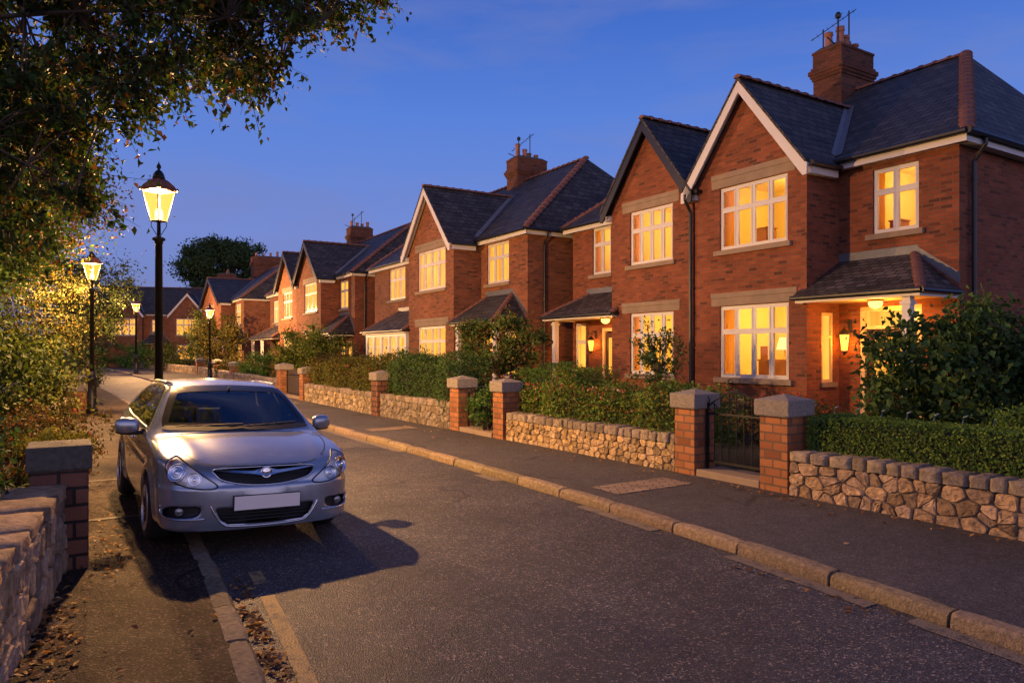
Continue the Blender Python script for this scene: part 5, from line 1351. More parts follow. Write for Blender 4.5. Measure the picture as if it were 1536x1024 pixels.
def base_sd(x, y, z):
    ay = np.abs(y)
    w = (ay/.8)**2
    xf = x + np.where(x > 0, .10, -.06)*w*sstep(.15, .9, np.abs(x))*sstep(.55, 1.0, z)
    zz = z + .035*(ay/.7)**2*sstep(.80, 1.0, z)*(1 - .5*sstep(1.2, 1.45, z))
    bump = -.016*np.exp(-((ay-.60 - .10*(1.6-x))/.10)**2)*sstep(1.0, 1.25, x)*(1-sstep(1.85, 2.05, x)) # raised edges of the bonnet
    s = gS(xf, zz + bump); c = gC(ay, z); p = gP(x, ay)
    d = smax(smax(c, p, .05), s, .075)
    # character crease along the doors, flared arches
    d = d + .009*np.exp(-((z - (.735 + .03*np.clip(-x, -1, 2)))/.03)**2)*sstep(.7, .82, ay)*(1-sstep(1.2, 1.6, np.abs(x)))
    for a in (FA, RA):
        r = np.sqrt((x-a)**2 + (z-WZ)**2)
        d = d - .020*np.exp(-((r-.375)/.05)**2)*sstep(.72, .84, ay)*sstep(.2, .3, z)
    # bumper shelf under the head lamps
    d = d - .014*sstep(.60, .57, z)*sstep(1.55, 1.9, x)*sstep(.1, .25, z)
    return d
def body_sd(x, y, z):
    d = base_sd(x, y, z); ay = np.abs(y)
    for a in (FA, RA):
        r = np.sqrt((x-a)**2 + (z-WZ)**2) - .352
        d = smax(d, -np.maximum(r, .56 - ay), .012)
    fr = x > 1.2
    for gg, dep in ((gGr, .05), (gLo, .07)):
        d = np.where(fr, np.maximum(d, -np.maximum(gg(y, z), -(d + dep))), d)
    d = np.where(fr, np.maximum(d, -np.maximum(gFo(ay, z), -(d + .05))), d)
    return d

def surf_nets(fn, lo, hi, h):
    gx, gy, gz = (np.arange(a, b + h, h) for a, b in zip(lo, hi)); gy = np.arange(0, hi[1] + h, h)
    A, B, Cc = np.meshgrid(gx, gy, gz, indexing='ij'); D = fn(A, B, Cc); del A, B, Cc
    D = np.concatenate([D[:, :0:-1], D], axis=1); gy = np.concatenate([-gy[:0:-1], gy])
    S = D < 0; nx, ny, nz = (q-1 for q in D.shape)
    cnt = np.zeros((nx, ny, nz), np.int8)
    cor = [(i, j, k) for i in (0, 1) for j in (0, 1) for k in (0, 1)]
    for (i, j, k) in cor: cnt += S[i:nx+i, j:ny+j, k:nz+k]
    act = (cnt > 0) & (cnt < 8); ids = np.full(act.shape, -1, np.int32); I = np.argwhere(act); ids[act] = np.arange(len(I))
    acc = np.zeros((len(I), 3)); num = np.zeros(len(I))
    for a in range(8):
        for b in range(a+1, 8):
            ca, cb = np.array(cor[a]), np.array(cor[b])
            if np.abs(ca-cb).sum() != 1: continue
            da = D[I[:,0]+ca[0], I[:,1]+ca[1], I[:,2]+ca[2]]; db = D[I[:,0]+cb[0], I[:,1]+cb[1], I[:,2]+cb[2]]
            m = (da < 0) != (db < 0); t = np.where(m, da/np.where(m, da-db, 1), 0)
            acc += np.where(m[:, None], ca + (cb-ca)*t[:, None], 0); num += m
    P = I + acc/num[:, None]
    V = np.stack([gx[0] + P[:,0]*h, gy[0] + P[:,1]*h, gz[0] + P[:,2]*h], 1)
    Fs = []
    for ax in range(3):
        o = [q for q in range(3) if q != ax]
        sl = [slice(1, -1)]*3; sl[ax] = slice(0, -1); s2 = list(sl); s2[ax] = slice(1, None)
        E0, E1 = S[tuple(sl)], S[tuple(s2)]; idx = np.argwhere(E0 != E1)
        flip = E0[E0 != E1]
        idx = idx + np.array([0 if q == ax else 1 for q in range(3)])
        q4 = []
        for (du, dv) in ((0, 0), (-1, 0), (-1, -1), (0, -1)):
            c = idx.copy(); c[:, o[0]] += du; c[:, o[1]] += dv; q4.append(ids[c[:,0], c[:,1], c[:,2]])
        F = np.stack(q4, 1)
        fl = flip if ax != 1 else ~flip
        F[fl] = F[fl][:, ::-1]; Fs.append(F)
    return V, np.concatenate(Fs)

def grad(fn, P, e=.004):
    x, y, z = P.T
    g = np.stack([fn(x+e,y,z)-fn(x-e,y,z), fn(x,y+e,z)-fn(x,y-e,z), fn(x,y,z+e)-fn(x,y,z-e)], 1)/(2*e); return g
def cast(P, d, fn=base_sd, n=70):
    P = np.array(P, float); d = np.array(d, float)
    for _ in range(n):
        s = fn(P[:,0], P[:,1], P[:,2]); P += d*np.clip(s*.75, -.05, .25)[:, None]
    return P
def to_surface(P2, view):
    """2-D outline points to the body: 'front','rear' (y,z), 'left'/'right' (x,z), 'top' (x,y), 'headl'/'headr'"""
    P2 = np.asarray(P2, float); n = len(P2); z = np.zeros(n)
    if view == 'front': return cast(np.stack([z+2.6, P2[:,0], P2[:,1]], 1), (-1,0,0))
    if view == 'rear': return cast(np.stack([z-2.6, P2[:,0], P2[:,1]], 1), (1,0,0))
    if view == 'left': return cast(np.stack([P2[:,0], z+1.3, P2[:,1]], 1), (0,-1,0))
    if view == 'right': return cast(np.stack([P2[:,0], z-1.3, P2[:,1]], 1), (0,1,0))
    if view == 'top': return cast(np.stack([P2[:,0], P2[:,1], z+1.9], 1), (0,0,-1))
    sg = 1 if view == 'headl' else -1; c, s = math.cos(HPHI), math.sin(HPHI)
    u = P2[:,0]; x = 2.0 - u*s + c*.9; y = (.32 + u*c + s*.9)
    return cast(np.stack([x, sg*y, P2[:,1]], 1), (-c, -sg*s, 0))
def offs(P, o, fn=base_sd):
    g = unit(grad(fn, P)); return P + g*o
def patch(name, outline, view, off, mat, parent, h=.035, holes=(), smooth=True, th=0.0):
    outline = np.asarray(outline); lo, hi = outline.min(0), outline.max(0)
    X, Y = np.meshgrid(np.arange(lo[0], hi[0], h), np.arange(lo[1], hi[1], h)); sd = poly_sd(outline, X, Y); k = sd < -h*.35
    for q in holes: k &= poly_sd(np.asarray(q), X, Y) > h*.35
    ins = np.stack([X[k], Y[k]], 1)
    vs = [tuple(p) for p in outline]; ed = [(i, (i+1) % len(outline)) for i in range(len(outline))]
    for q in holes:
        b = len(vs); vs += [tuple(p) for p in q]; ed += [(b+i, b+(i+1) % len(q)) for i in range(len(q))]
    vs += [tuple(p) for p in ins]
    r = geometry.delaunay_2d_cdt([Vector(v) for v in vs], ed, [], 0, 1e-5)
    P2 = np.array([tuple(v) for v in r[0]]); T = np.array([f for f in r[2]])
    cen = P2[T].mean(1); ok = poly_sd(outline, cen[:,0], cen[:,1]) < 0
    for q in holes: ok &= poly_sd(np.asarray(q), cen[:,0], cen[:,1]) > 0
    T = T[ok]; P = offs(to_surface(P2, view), off)
    nn = np.cross(P[T[:,1]]-P[T[:,0]], P[T[:,2]]-P[T[:,0]]); g = grad(base_sd, P[T].mean(1)); f = np.sum(nn*g, 1) < 0; T[f] = T[f][:, ::-1]
    return np_mesh(name, P, T, mat, parent, smooth)
def bead(mb, outline, view, off, r, closed=True, n=6):
    P = offs(to_surface(np.asarray(outline), view), off); P = [tuple(p) for p in P]
    if closed: P.append(P[0]); 
    mb.tube(P, r, n, not closed)
def seam(mb, outline, view, w=.006, off=.0015):
    """dark shut line: thin ribbon on the skin"""
    P = to_surface(np.asarray(outline), view); g = unit(grad(base_sd, P)); t = np.gradient(P, axis=0); sd = unit(np.cross(t, g))
    A, B = P + sd*w/2 + g*off, P - sd*w/2 + g*off
    for i in range(len(P)-1): mb.face([A[i], B[i], B[i+1], A[i+1]], g[i])

def m_carpaint():
    b = N('silver_car_paint'); o = b.coord()
    fl = b.n('TexVoronoi', ins={'Vector': o, 'Scale': 900.0})
    dirt = b.ramp(b.noise(o, 3.5, 6, .7), [(.35, (.86,) * 3), (.7, (1.04,) * 3)])
    c = b.mix(1.0, (.36, .39, .455), dirt, 'MULTIPLY')
    p = b.n('BsdfPrincipled', ins={'Base Color': c, 'Metallic': .62, 'Specular IOR Level': .3, 'Roughness': b.math('ADD', .20, b.math('MULTIPLY', b.noise(o, 5, 5), .07)), 'Coat Weight': .9, 'Coat Roughness': .03})
    d = b.n('BsdfDiffuse', ins={'Color': (.20, .19, .19)}); bf = b.n('NewGeometry'); mx = b.n('MixShader')
    b.t.links.new(bf.outputs['Backfacing'], mx.inputs[0]); b.t.links.new(p.outputs[0], mx.inputs[1]); b.t.links.new(d.outputs[0], mx.inputs[2])
    return b.surface(mx)
M['paint'] = m_carpaint()
M['chrome'] = m_plain('chrome', (.78, .78, .8), .12, metal=1.0, vary=.05, bump=0)
M['alloy'] = m_plain('alloy', (.55, .55, .57), .3, metal=.9, vary=.1, bump=.05)
M['rubber'] = m_plain('rubber', (.016, .016, .017), .75, vary=.3, scale=20, bump=.2)
M['dash'] = m_plain('dashboard_vinyl', (.05, .05, .056), .6, vary=.2, bump=.1)
M['plastic'] = m_plain('black_plastic', (.014, .014, .015), .5, vary=.2, bump=.1)
M['trim'] = m_plain('gloss_black_trim', (.008, .008, .009), .18, vary=.1, bump=0)
M['seat'] = m_plain('seat_cloth', (.15, .15, .17), .85, vary=.2, scale=30, bump=.3)
M['screen'] = clear_glass('windscreen_glass', (.90, .93, .95), 1.0, 1.9)
M['sideglass'] = clear_glass('tinted_side_glass', (.17, .19, .19), 1.0, 1.7)
M['lens'] = clear_glass('clear_lens', (.90, .92, .94), 1.0)
M['amber'] = m_plain('amber_lens', (.75, .17, .02), .2, vary=.1, coat=1, bump=0)
M['redlens'] = m_plain('red_lens', (.30, .01, .01), .2, vary=.1, coat=1, bump=0)
M['plate'] = m_plain('blank_plate', (.92, .80, .70), .5, vary=.03, bump=0)

def build_car():
    th = thing('parked_car', 'silver lavender hatchback parked with two wheels on the left pavement, blank plate', 'car', (0, 0, 0), 0)
    V, F = surf_nets(body_sd, (-2.26, 0, .12), (2.26, 1.0, 1.56), .0165)
    for _ in range(2):                 # pull the vertices onto the true surface
        g = grad(body_sd, V); d = body_sd(*V.T); V = V - g*np.clip(d, -.006, .006)[:, None]/np.maximum(np.sum(g*g, 1), .3)[:, None]*.8
    C = V[F].mean(1)
    fl = np.sum(np.cross(V[F[:,2]]-V[F[:,0]], V[F[:,3]]-V[F[:,1]])*grad(body_sd, C), 1) < 0; F[fl] = F[fl][:, ::-1]
    WS = cspline([(-.655,1.005),(-.45,1.0),(0,.995),(.45,1.0),(.655,1.005),(.70,1.04),(.655,1.16),(.575,1.315),(.53,1.36),(.40,1.378),(0,1.39),(-.40,1.378),(-.53,1.36),(-.575,1.315),(-.655,1.16),(-.70,1.04)], 5)
    RW = cspline([(-.56,1.08),(0,1.07),(.56,1.08),(.52,1.3),(.40,1.35),(0,1.37),(-.40,1.35),(-.52,1.3)], 5)
    # side glass outlines in (x, z): front and rear door
    SF = cspline([(.60,1.005),(.30,1.01),(-.22,1.02),(-.24,1.06),(-.23,1.33),(-.20,1.375),(.02,1.365),(.22,1.31),(.45,1.16),(.62,1.03)], 5)
    SR = cspline([(-.34,1.02),(-.80,1.03),(-1.28,1.045),(-1.46,1.07),(-1.42,1.11),(-1.15,1.27),(-.95,1.335),(-.62,1.375),(-.36,1.378),(-.325,1.34),(-.33,1.06)], 5)
    gdc = grad(base_sd, C)
    sd2 = lambda poly, a, b: poly_sd(np.asarray(poly), a, b)
    up = C[:, 2] > .95
    cut = np.zeros(len(F), bool)
    q = up & (C[:,0] > .1); cut[q] |= sd2(WS, C[q,1], C[q,2]) < -.012
    q = up & (C[:,0] < -1.2) & (np.abs(C[:,1]) < .6); cut[q] |= sd2(RW, C[q,1], C[q,2]) < -.012
    q = up & (np.abs(C[:,1]) > .5) & (np.abs(gdc[:,1]) > .4)
    for pl in (SF, SR): cut[q] |= sd2(pl, C[q,0], C[q,2]) < -.012
    # recess floors are black plastic, the rest paint
    dd = base_sd(*C.T); rec = (dd < -.013) & (C[:,0] > 1.6) & (C[:,2] < .84)
    arch = (dd < -.02) & ~rec & (C[:,2] < .75)
    under = (C[:,2] < .225) & (grad(base_sd, C)[:,2] < -.6)
    dark = (rec | arch | under) & ~cut; pain = ~(rec | arch | under) & ~cut
    def sub(mask, name, mat):
        f = F[mask]; used = np.unique(f); mp = np.zeros(len(V), np.int32); mp[used] = np.arange(len(used))
        return np_mesh(name, V[used], mp[f], mat, th, True)
    sub(pain, 'body', M['paint']); sub(dark, 'underbody', M['plastic'])
    inner = lambda poly, k: (lambda c: c + (poly-c)*(1-k))(poly.mean(0))
    def inset(poly, d):
        n = len(poly); t = np.roll(poly, -1, 0) - np.roll(poly, 1, 0); t /= np.linalg.norm(t, axis=1, keepdims=True); nr = np.stack([-t[:,1], t[:,0]], 1)
        a = np.sum(poly[:,0]*np.roll(poly[:,1], -1) - np.roll(poly[:,0], -1)*poly[:,1]); return poly + nr*d*(1 if a > 0 else -1)
    # windscreen with its black border
    w = patch('windscreen', inset(WS, .012), 'front', .002, M['screen'], th, .05)
    patch('screen_border', inset(WS, -.012), 'front', .0045, M['trim'], w, .03, holes=[inset(WS, .045)])
    w = patch('rear_window', RW, 'rear', .003, M['sideglass'], th, .05)
    patch('screen_border', inset(RW, -.012), 'rear', .0055, M['trim'], w, .03, holes=[inset(RW, .03)])
    for vw in ('left', 'right'):
        for pl in (SF, SR):
            g = patch('side_window', pl, vw, .0035, M['sideglass'], th, .05)
            patch('window_seal', inset(pl, -.016), vw, .006, M['trim'], g, .03, holes=[inset(pl, .012)])
        B = MB(); bead(B, cspline([(.66,.992),(.30,.996),(-.30,1.005),(-.9,1.017),(-1.5,1.05)], 6, False), vw, .008, .007, False); B.build('chrome_strip', M['chrome'], th, True, uv=False)
        pp = patch('door_pillar', np.array([(-.235,1.01),(-.335,1.01),(-.335,1.385),(-.235,1.385)]), vw, .0052, M['trim'], th, .03)
        S = MB()
        seam(S, cspline([(.93,.30),(.955,.5),(.93,.72),(.90,.86),(.86,.93),(.80,.985)], 5, False), vw)
        seam(S, cspline([(-.26,.27),(-.275,.6),(-.28,.98)], 5, False), vw); seam(S, cspline([(-1.04,.35),(-1.08,.56),(-1.22,.72),(-1.40,.88),(-1.47,1.0)], 5, False), vw)
        seam(S, cspline([(.93,.27),(.3,.262),(-.3,.262),(-1.0,.27)], 5, False), vw)
        S.build('door_seam', M['plastic'], th, uv=False)
        sg = 1 if vw == 'left' else -1
        for hx in (-.10, -1.02):
            hp = offs(to_surface(np.array([(hx, .83)]), vw), .022)[0]
            h = MB(); h.tube([(hp[0]-.09, hp[1]-sg*.02, hp[2]), (hp[0]-.06, hp[1], hp[2]+.002), (hp[0]+.06, hp[1], hp[2]+.002), (hp[0]+.09, hp[1]-sg*.02, hp[2])], .013, 8); h.build('door_handle', M['chrome'], th, True, uv=False)
        rp = offs(to_surface(np.array([(.95, .735)]), vw), .004)[0]
        h = MB(); h.lathe([(.018, 0), (.016, .006), (.006, .010)], (rp[0], rp[1], rp[2]), 10, axis='y'); 
        h.build('side_repeater', M['amber'], th, True, uv=False)
        # roof rail
        x = np.linspace(.18, -1.35, 22); yy = .555 - .03*np.clip((x-.0)/.2, 0, 1) - .02*np.clip((-x-.9)/.4, 0, 1)
        P = offs(to_surface(np.stack([x, sg*yy], 1), 'top'), .018); P[0, 2] -= .016; P[-1, 2] -= .016
        h = MB(); h.tube([tuple(p) for p in P], .013, 8); h.build('roof_rail', M['chrome'], th, True, uv=False)
        # door mirror
        mp = Vector((.60, sg*.99, 1.005))
        def ball(c, r, nx=14, ny=10, sq=.75):
            mb = MB(); rows = []
            for i in range(ny+1):
                a = -math.pi/2 + math.pi*i/ny; row = []
                for j in range(nx):
                    b = 2*math.pi*j/nx; f = lambda v: math.copysign(abs(v)**sq, v)
                    row.append(len(mb.v)); mb.v.append(Vector((c[0] + r[0]*f(math.cos(a))*f(math.cos(b)), c[1] + r[1]*f(math.cos(a))*f(math.sin(b)), c[2] + r[2]*f(math.sin(a)))))
                rows.append(row)
            for i in range(ny):
                for j in range(nx): mb.f.append((rows[i][j], rows[i][(j+1) % nx], rows[i+1][(j+1) % nx], rows[i+1][j])); mb.m.append(0)
            return mb
        mb = ball(mp, (.07, .11, .08)); 
        for v in mb.v:
            if v.x < mp.x - .045: v.x = mp.x - .045
            v.x -= .18*abs(v.y - sg*.86)
        mo = mb.build('door_mirror', M['paint'], th, True, uv=False)
        b2 = ball((mp.x-.02, mp.y-sg*.03, mp.z-.065), (.06, .13, .03), sq=.8)
        for v in b2.v: v.x -= .18*abs(v.y - sg*.86)
        b2.tube([(.58, sg*.83, .945), (.575, sg*.90, .95), (.575, sg*.95, .96)], .03, 8); b2.build('mirror_base', M['plastic'], mo, True, uv=False)
        # head lamp: reflector bowls in the dark recess, amber corner, clear cover
        hd = MB(); c_, s_ = math.cos(HPHI*.35), math.sin(HPHI*.35)
        lampo = patch('headlight', inset(HEAD, -.003), 'head' + vw[0], .016, M['lens'], th, .03)
        B = MB(); bead(B, inset(HEAD, -.002), 'head' + vw[0], .004, .0065); B.build('lamp_rim', M['plastic'], lampo, True, uv=False)
        for (u, z, r) in ((.365, .712, .080), (.215, .655, .064)):
            p = to_surface(np.array([(u, z)]), 'head' + vw[0])[0]; ax = Vector((math.cos(R(14)), sg*math.sin(R(14)), .05)).normalized()
            gn = Vector(grad(base_sd, np.array([p]))[0]).normalized()
            rb = MB(); rb.lathe([(r*.98, -.010), (r*1.0, .006), (r*.93, .010), (r*.88, .004), (r*.72, -.001), (r*.55, .001), (r*.50, .006), (r*.46, .001), (r*.30, .002), (r*.27, .009), (r*.12, .012), (r*.03, .013)], n=24)
            rot = gn.to_track_quat('Z', 'Y').to_matrix(); c0 = Vector(p) + gn*.003
            rb.v = [rot @ v + c0 for v in rb.v]; rb.build('reflector', M['chrome'], lampo, True, uv=False)
        k = HEAD.copy(); k = inset(k, .012); kp = k[(k[:,0] > .40)]
        if len(kp) > 3:
            kp = np.array([(.425,.80),(.455,.80),(.465,.76),(.455,.72),(.43,.685),(.448,.745)])
            patch('indicator', kp, 'head' + vw[0], .008, M['amber'], lampo, .02)
        patch('lamp_bezel', inset(HEAD, .0), 'head' + vw[0], .0022, M['bezel'], lampo, .03)
        # rear lamp
        patch('rear_light', np.array([(-1.98,.72),(-1.80,.74),(-1.76,.84),(-1.80,.98),(-1.97,.97)]), vw, .004, M['redlens'], th, .03)
        # fog lamp pod
        fp = to_surface(np.array([(sg*.70, .377)]), 'front')[0]
        f = MB(); f.lathe([(.036, -.05), (.036, -.028), (.028, -.024), (.004, -.02)], tuple(fp), 14, axis='x'); f.build('fog_light', M['foglens'], th, True, uv=False)
        fo = cspline(POLY_FOG, 4)*np.array([sg, 1])
        B = MB(); lowr = np.array([(.83,.425),(.825,.36),(.77,.318),(.62,.318),(.50,.322)])*np.array([sg, 1]); bead(B, cspline(lowr, 6, False), 'front', .004, .0065, False); B.build('fog_trim', M['chrome'], th, True, uv=False)
        S = MB(); seam(S, cspline(np.array([(.06,.655),(.03,.70)]), 2, False) if False else cspline([(1.06, sg*.74),(1.3, sg*.735),(1.55, sg*.70),(1.78, sg*.625),(1.9, sg*.55)], 6, False), 'top', .011); S.build('bonnet_seam', M['plastic'], th, uv=False)
    # grille: dark mesh at the back of the opening, chrome bar, badge
    G = mirror_poly(POLY_GRILLE); gr = patch('grille', inset(G, -.006), 'front', -.047, M['plastic'], th, .04)
    sl = MB()
    for z in np.linspace(.61, .70, 5):
        hw = np.interp(z, [.588, .60, .64, .69, .725, .735], [.05, .20, .37, .43, .445, .30]) - .012
        bead(sl, np.stack([np.linspace(-hw, hw, 20), np.full(20, z)], 1), 'front', -.03, .005, False)
    sl.build('grille_bars', M['plastic'], gr, True, uv=False).name = 'slat'
    B = MB(); bead(B, cspline(G, 4), 'front', .002, .0055); B.build('grille_rim', M['chrome'], gr, True, uv=False)
    bar = np.array([(-.44,.72),(-.30,.716),(-.12,.704),(-.075,.712),(0,.722),(.075,.712),(.12,.704),(.30,.716),(.44,.72),(.30,.700),(.12,.682),(.07,.672),(0,.665),(-.07,.672),(-.12,.682),(-.30,.700)])
    patch('grille_bar', cspline(bar, 3), 'front', .006, M['chrome'], gr, .02); 
    c0 = to_surface(np.array([(0, .692)]), 'front')[0]
    b = MB(); b.lathe([(.052, .0), (.053, .012), (.047, .02), (.042, .013), (.038, .013), (.02, .021), (.004, .023)], (c0[0]-.004, 0, .692), 24, axis='x'); b.build('badge', M['chrome'], gr, True, uv=False)
    LO = mirror_poly(POLY_LOWER); lg = patch('lower_grille', inset(LO, -.006), 'front', -.065, M['plastic'], th, .04)
    sl = MB()
    for z in (.283, .315, .347):
        hw = np.interp(z, [.25, .30, .385], [.31, .385, .42]) - .012; bead(sl, np.stack([np.linspace(-hw, hw, 20), np.full(20, z)], 1), 'front', -.02, .007, False)
    sl.build('slat', M['plastic'], lg, True, uv=False)
    B = MB(); bead(B, cspline([(-.47,.43),(-.43,.35),(-.375,.275),(-.30,.243),(0,.232),(.30,.243),(.375,.275),(.43,.35),(.47,.43)], 6, False), 'front', .004, .0075, False); B.build('bumper_trim', M['chrome'], th, True, uv=False)
    # blank number plate on its holder
    x0 = base_sd; pz0, pz1, pw = .385, .505, .285
    cx = to_surface(np.array([(0, .43), (pw, .43)]), 'front')[:, 0]; xp = cx[0] + .012
    p = MB(); p.box(xp-.03, xp, -pw-.006, pw+.006, pz0-.006, pz1+.006); o = p.build('plate_holder', M['plastic'], th, uv=False)
    p = MB(); p.box(xp+.0005, xp+.004, -pw, pw, pz0, pz1); p.build('number_plate', M['plate'], o, bevel=.0015, uv=False)
    # bonnet shut line at the nose, wipers, aerial stub
    S = MB(); seam(S, cspline([(-.50,.775),(-.40,.752),(-.2,.745),(0,.745),(.2,.745),(.40,.752),(.50,.775)], 6, False), 'front', .010); S.build('bonnet_seam', M['plastic'], th, uv=False)
    co = patch('cowl', cspline([(-.66,.985),(0,.972),(.66,.985),(.69,1.02),(.6,1.022),(0,1.012),(-.6,1.022),(-.69,1.02)], 4), 'front', .005, M['plastic'], th, .03)
    for (a, b_) in (((-.60, 1.006), (.02, 1.025)), ((.02, 1.006), (.58, 1.03))):
        P = offs(to_surface(np.linspace(a, b_, 12), 'front'), .018); wi = MB(); wi.tube([tuple(q) for q in P], .007, 6); wi.build('wiper', M['plastic'], th, uv=False)
    # cabin
    c = MB(); c.box(-1.9, .95, -.72, .72, .32, .36); c.build('cabin_floor', M['plastic'], th, uv=False)
    def rbox(name, b, rot=0, mat='seat', bev=.05):
        m = MB(); x0_, x1_, y0_, y1_, z0_, z1_ = b; cx_, cz_ = (x0_+x1_)/2, z0_; m.box(x0_, x1_, y0_, y1_, z0_, z1_)
        for v in m.v:
            dx, dz = v.x-cx_, v.z-cz_; v.x = cx_ + dx*math.cos(rot) - dz*math.sin(rot); v.z = cz_ + dx*math.sin(rot) + dz*math.cos(rot)
        return m
    for sg in (-1, 1):
        y = sg*.36
        s = rbox('s', (-.55, -.02, y-.25, y+.25, .45, .62)).build('seat', M['seat'], th, True, bevel=.06, uv=False)
        rbox('b', (-.60, -.46, y-.24, y+.24, .60, 1.13), R(12)).build('backrest', M['seat'], s, True, bevel=.06, uv=False)
        rbox('h', (-.76, -.67, y-.13, y+.13, 1.13, 1.32), R(6)).build('headrest', M['seat'], s, True, bevel=.04, uv=False)
    s = rbox('s', (-1.35, -.85, -.62, .62, .45, .62)).build('rear_seat', M['seat'], th, True, bevel=.06, uv=False)
    rbox('b', (-1.42, -1.28, -.62, .62, .60, 1.05), R(14)).build('backrest', M['seat'], s, True, bevel=.05, uv=False)
    d = MB(); d.hexa([(.45,-.70,.72),(.98,-.62,.72),(.98,.62,.72),(.45,.70,.72),(.52,-.70,.93),(.98,-.60,.955),(.98,.60,.955),(.52,.70,.93)]); d.build('dashboard', M['dash'], th, True, bevel=.03, uv=False)
    w = MB(); sy = -.36; ctr = Vector((.30, -sy if False else .36, .90)); ax = Vector((-.85, 0, .5)).normalized(); e1 = Vector((0, 1, 0)); e2 = ax.cross(e1)
    w.tube([ctr + (e1*math.cos(t) + e2*math.sin(t))*.185 for t in np.linspace(0, 2*math.pi, 29)], .016, 8, False)
    for t in (0, math.pi, -math.pi/2): w.tube([ctr, ctr + (e1*math.cos(t) + e2*math.sin(t))*.18], .018, 6)
    w.tube([ctr + ax*.02, ctr - ax*.25], .04, 8); w.build('steering_wheel', M['plastic'], th, True, uv=False)
    m = MB(); m.box(.38, .41, -.12, .12, 1.275, 1.335); m.tube([(.4, 0, 1.33), (.43, 0, 1.385)], .012, 6); m.build('rear_view_mirror', M['plastic'], th, bevel=.012, uv=False)
    # wheels
    def wheel(first=[None]):
        wt = MB(); hw = .10; r = WR
        wt.lathe([(.205, -hw*.9), (.215, -hw), (r-.055, -hw*1.03), (r-.02, -hw*.88), (r-.004, -hw*.6), (r, 0), (r-.004, hw*.6), (r-.02, hw*.88), (r-.055, hw*1.03), (.215, hw), (.205, hw*.9)], n=40, axis='y')
        rm = MB(); rm.lathe([(.205, -.08), (.214, .098), (.206, .106), (.198, .095), (.19, .04), (.17, .0), (.165, -.02)], n=40, axis='y')
        for k in range(5):
            for dk in (-.19, .19):
                a = 2*math.pi*k/5 + dk; b = 2*math.pi*k/5 + dk*.55
                p0 = Vector((math.cos(b)*.045, .062, math.sin(b)*.045)); p1 = Vector((math.cos(a)*.198, .085, math.sin(a)*.198)); sd = Vector((-math.sin(a), 0, math.cos(a)))
                rm.hexa([p0-sd*.018+Vector((0,-.02,0)), p0+sd*.018+Vector((0,-.02,0)), p1+sd*.017+Vector((0,-.02,0)), p1-sd*.017+Vector((0,-.02,0)), p0-sd*.014+Vector((0,.02,0)), p0+sd*.014+Vector((0,.02,0)), p1+sd*.011+Vector((0,.012,0)), p1-sd*.011+Vector((0,.012,0))])
        rm.lathe([(.06, .04), (.055, .082), (.03, .088), (.004, .09)], n=16, axis='y')
        dk = MB(); dk.lathe([(.165, -.03), (.165, -.02), (.05, -.018)], n=30, axis='y')
        return wt, rm, dk
    for (x, sg, st) in ((FA, 1, 0), (FA, -1, 0), (RA, 1, 0), (RA, -1, 0)):
        wt, rm, dk = wheel(); e = bpy.data.objects.new('wheel', None); COL.objects.link(e); e.parent = th; e.location = (x, sg*.785, WR); e.rotation_euler = (0, 0.3*x, 0 if sg > 0 else math.pi)
        wt.build('tyre', M['rubber'], e, True, uv=False); rm.build('rim', M['alloy'], e, False, uv=False, fix=True); dk.build('brake_disc', M['plastic'], e, True, uv=False)
    return th
M['bezel'] = m_plain('lamp_housing', (.82, .84, .86), .25, metal=.25, vary=.15, scale=12, bump=.05)
M['foglens'] = m_plain('fog_lens', (.25, .25, .26), .15, metal=.6, vary=.1, bump=0)
car = build_car()
CARPOS = dict(s=8.77, t=1.44, yaw=R(1.6), roll=R(1.9), z=.022)
fwd = math.atan2(-CT, ST)              # heading of a car driving towards the camera along the street
car.location = W(CARPOS['s'], CARPOS['t'], CARPOS['z']); car.rotation_euler = (CARPOS['roll']*-1, 0, fwd + CARPOS['yaw'])
# ------------------------------------------------------------------ sky, light, camera
wd = bpy.data.worlds.new('World'); SC.world = wd; wd.use_nodes = True
t = wd.node_tree; t.nodes.clear()
out = t.nodes.new('ShaderNodeOutputWorld'); bg = t.nodes.new('ShaderNodeBackground'); t.links.new(bg.outputs[0], out.inputs[0])
tc = t.nodes.new('ShaderNodeTexCoord'); sp = t.nodes.new('ShaderNodeSeparateXYZ'); t.links.new(tc.outputs['Generated'], sp.inputs[0])
rp = t.nodes.new('ShaderNodeValToRGB'); t.links.new(sp.outputs['Z'], rp.inputs[0])
el = rp.color_ramp.elements
SKY = [(0.0, (.185, .215, .43)), (.08, (.185, .24, .53)), (.15, (.18, .26, .65)), (.22, (.145, .25, .68)), (.31, (.10, .225, .70)), (.43, (.052, .15, .58)), (.65, (.03, .09, .38)), (1.0, (.015, .045, .22))]
while len(el) > 1: el.remove(el[-1])
for i, (p, c) in enumerate(SKY):
    e = el[0] if i == 0 else el.new(p); e.position = p; e.color = (*c, 1)
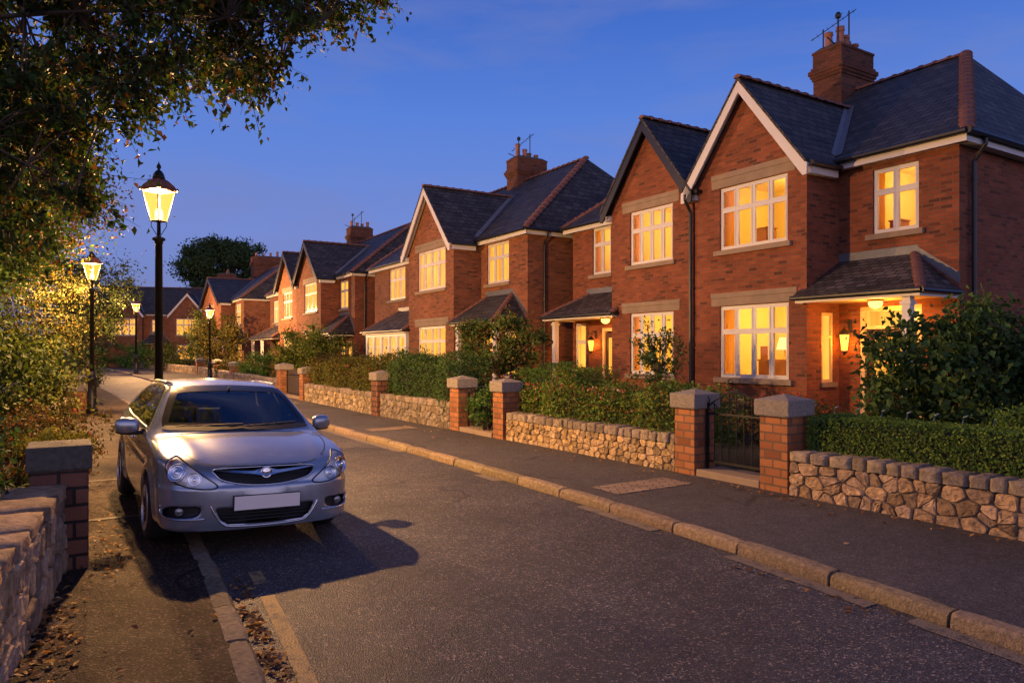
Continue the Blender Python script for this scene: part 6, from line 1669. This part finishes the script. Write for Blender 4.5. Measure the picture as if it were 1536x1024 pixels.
# thin evening cloud
mp = t.nodes.new('ShaderNodeMapping'); mp.inputs['Scale'].default_value = (1.2, 1.2, 6.5); t.links.new(tc.outputs['Generated'], mp.inputs[0])
nz = t.nodes.new('ShaderNodeTexNoise'); nz.inputs['Scale'].default_value = 2.1; nz.inputs['Detail'].default_value = 6; nz.inputs['Roughness'].default_value = .55; nz.inputs['Distortion'].default_value = .4; t.links.new(mp.outputs[0], nz.inputs[0])
r2 = t.nodes.new('ShaderNodeValToRGB'); t.links.new(nz.outputs['Fac'], r2.inputs[0]); r2.color_ramp.elements[0].position = .42; r2.color_ramp.elements[1].position = .78
r2.color_ramp.elements[1].color = (.75, .75, .75, 1)
mx = t.nodes.new('ShaderNodeMix'); mx.data_type = 'RGBA'; t.links.new(r2.outputs[0], mx.inputs[0]); t.links.new(rp.outputs[0], mx.inputs[6]); mx.inputs[7].default_value = (.20, .235, .50, 1)
# unseen sunset afterglow, added to the sky behind the camera as soft fill
def wm(op, a, b=None):
    m = t.nodes.new('ShaderNodeMath'); m.operation = op
    for i, v in enumerate((a, b)):
        if v is None: continue
        if isinstance(v, bpy.types.NodeSocket): t.links.new(v, m.inputs[i])
        else: m.inputs[i].default_value = v
    return m.outputs[0]
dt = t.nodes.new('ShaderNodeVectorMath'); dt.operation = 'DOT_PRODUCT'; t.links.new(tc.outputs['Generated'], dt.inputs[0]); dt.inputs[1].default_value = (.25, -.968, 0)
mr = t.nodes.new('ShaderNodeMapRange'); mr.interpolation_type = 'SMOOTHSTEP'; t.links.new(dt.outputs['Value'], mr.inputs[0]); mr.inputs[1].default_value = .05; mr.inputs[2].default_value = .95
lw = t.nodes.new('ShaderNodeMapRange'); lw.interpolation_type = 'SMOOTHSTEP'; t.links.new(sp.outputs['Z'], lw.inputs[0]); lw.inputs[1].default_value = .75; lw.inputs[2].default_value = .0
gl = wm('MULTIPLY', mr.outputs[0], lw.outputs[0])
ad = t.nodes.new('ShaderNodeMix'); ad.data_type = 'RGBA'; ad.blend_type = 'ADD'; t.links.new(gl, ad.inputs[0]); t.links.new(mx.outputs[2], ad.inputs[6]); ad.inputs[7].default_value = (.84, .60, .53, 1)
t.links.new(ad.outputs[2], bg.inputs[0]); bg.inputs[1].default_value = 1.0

sun = bpy.data.lights.new('warm_fill', 'SUN'); sun.energy = .18; sun.angle = R(25); sun.color = (1, .55, .22)  # added warm fill from the left, evening out the lamplight on the fronts
so = bpy.data.objects.new('warm_fill', sun); COL.objects.link(so)
d = (W(-.35, 1.0) - W(0, 0)).normalized(); d.z = -.42
so.rotation_euler = d.to_track_quat('-Z', 'Y').to_euler()

cam = bpy.data.cameras.new('camera'); co = bpy.data.objects.new('camera', cam); COL.objects.link(co)
co.location = (0, 0, 1.8); co.rotation_euler = (R(90), 0, 0)
cam.sensor_width = 36; cam.lens = 36*1080/1536; cam.shift_y = 15/1536; cam.clip_end = 1500; cam.clip_start = .05
SC.camera = co
SC.view_settings.view_transform = 'Standard'; SC.view_settings.look = 'None'; SC.view_settings.exposure = 0; SC.view_settings.gamma = 1
SC.cycles.use_denoising = True
SC.cycles.max_bounces = 6; SC.cycles.transparent_max_bounces = 12; SC.cycles.sample_clamp_indirect = 4
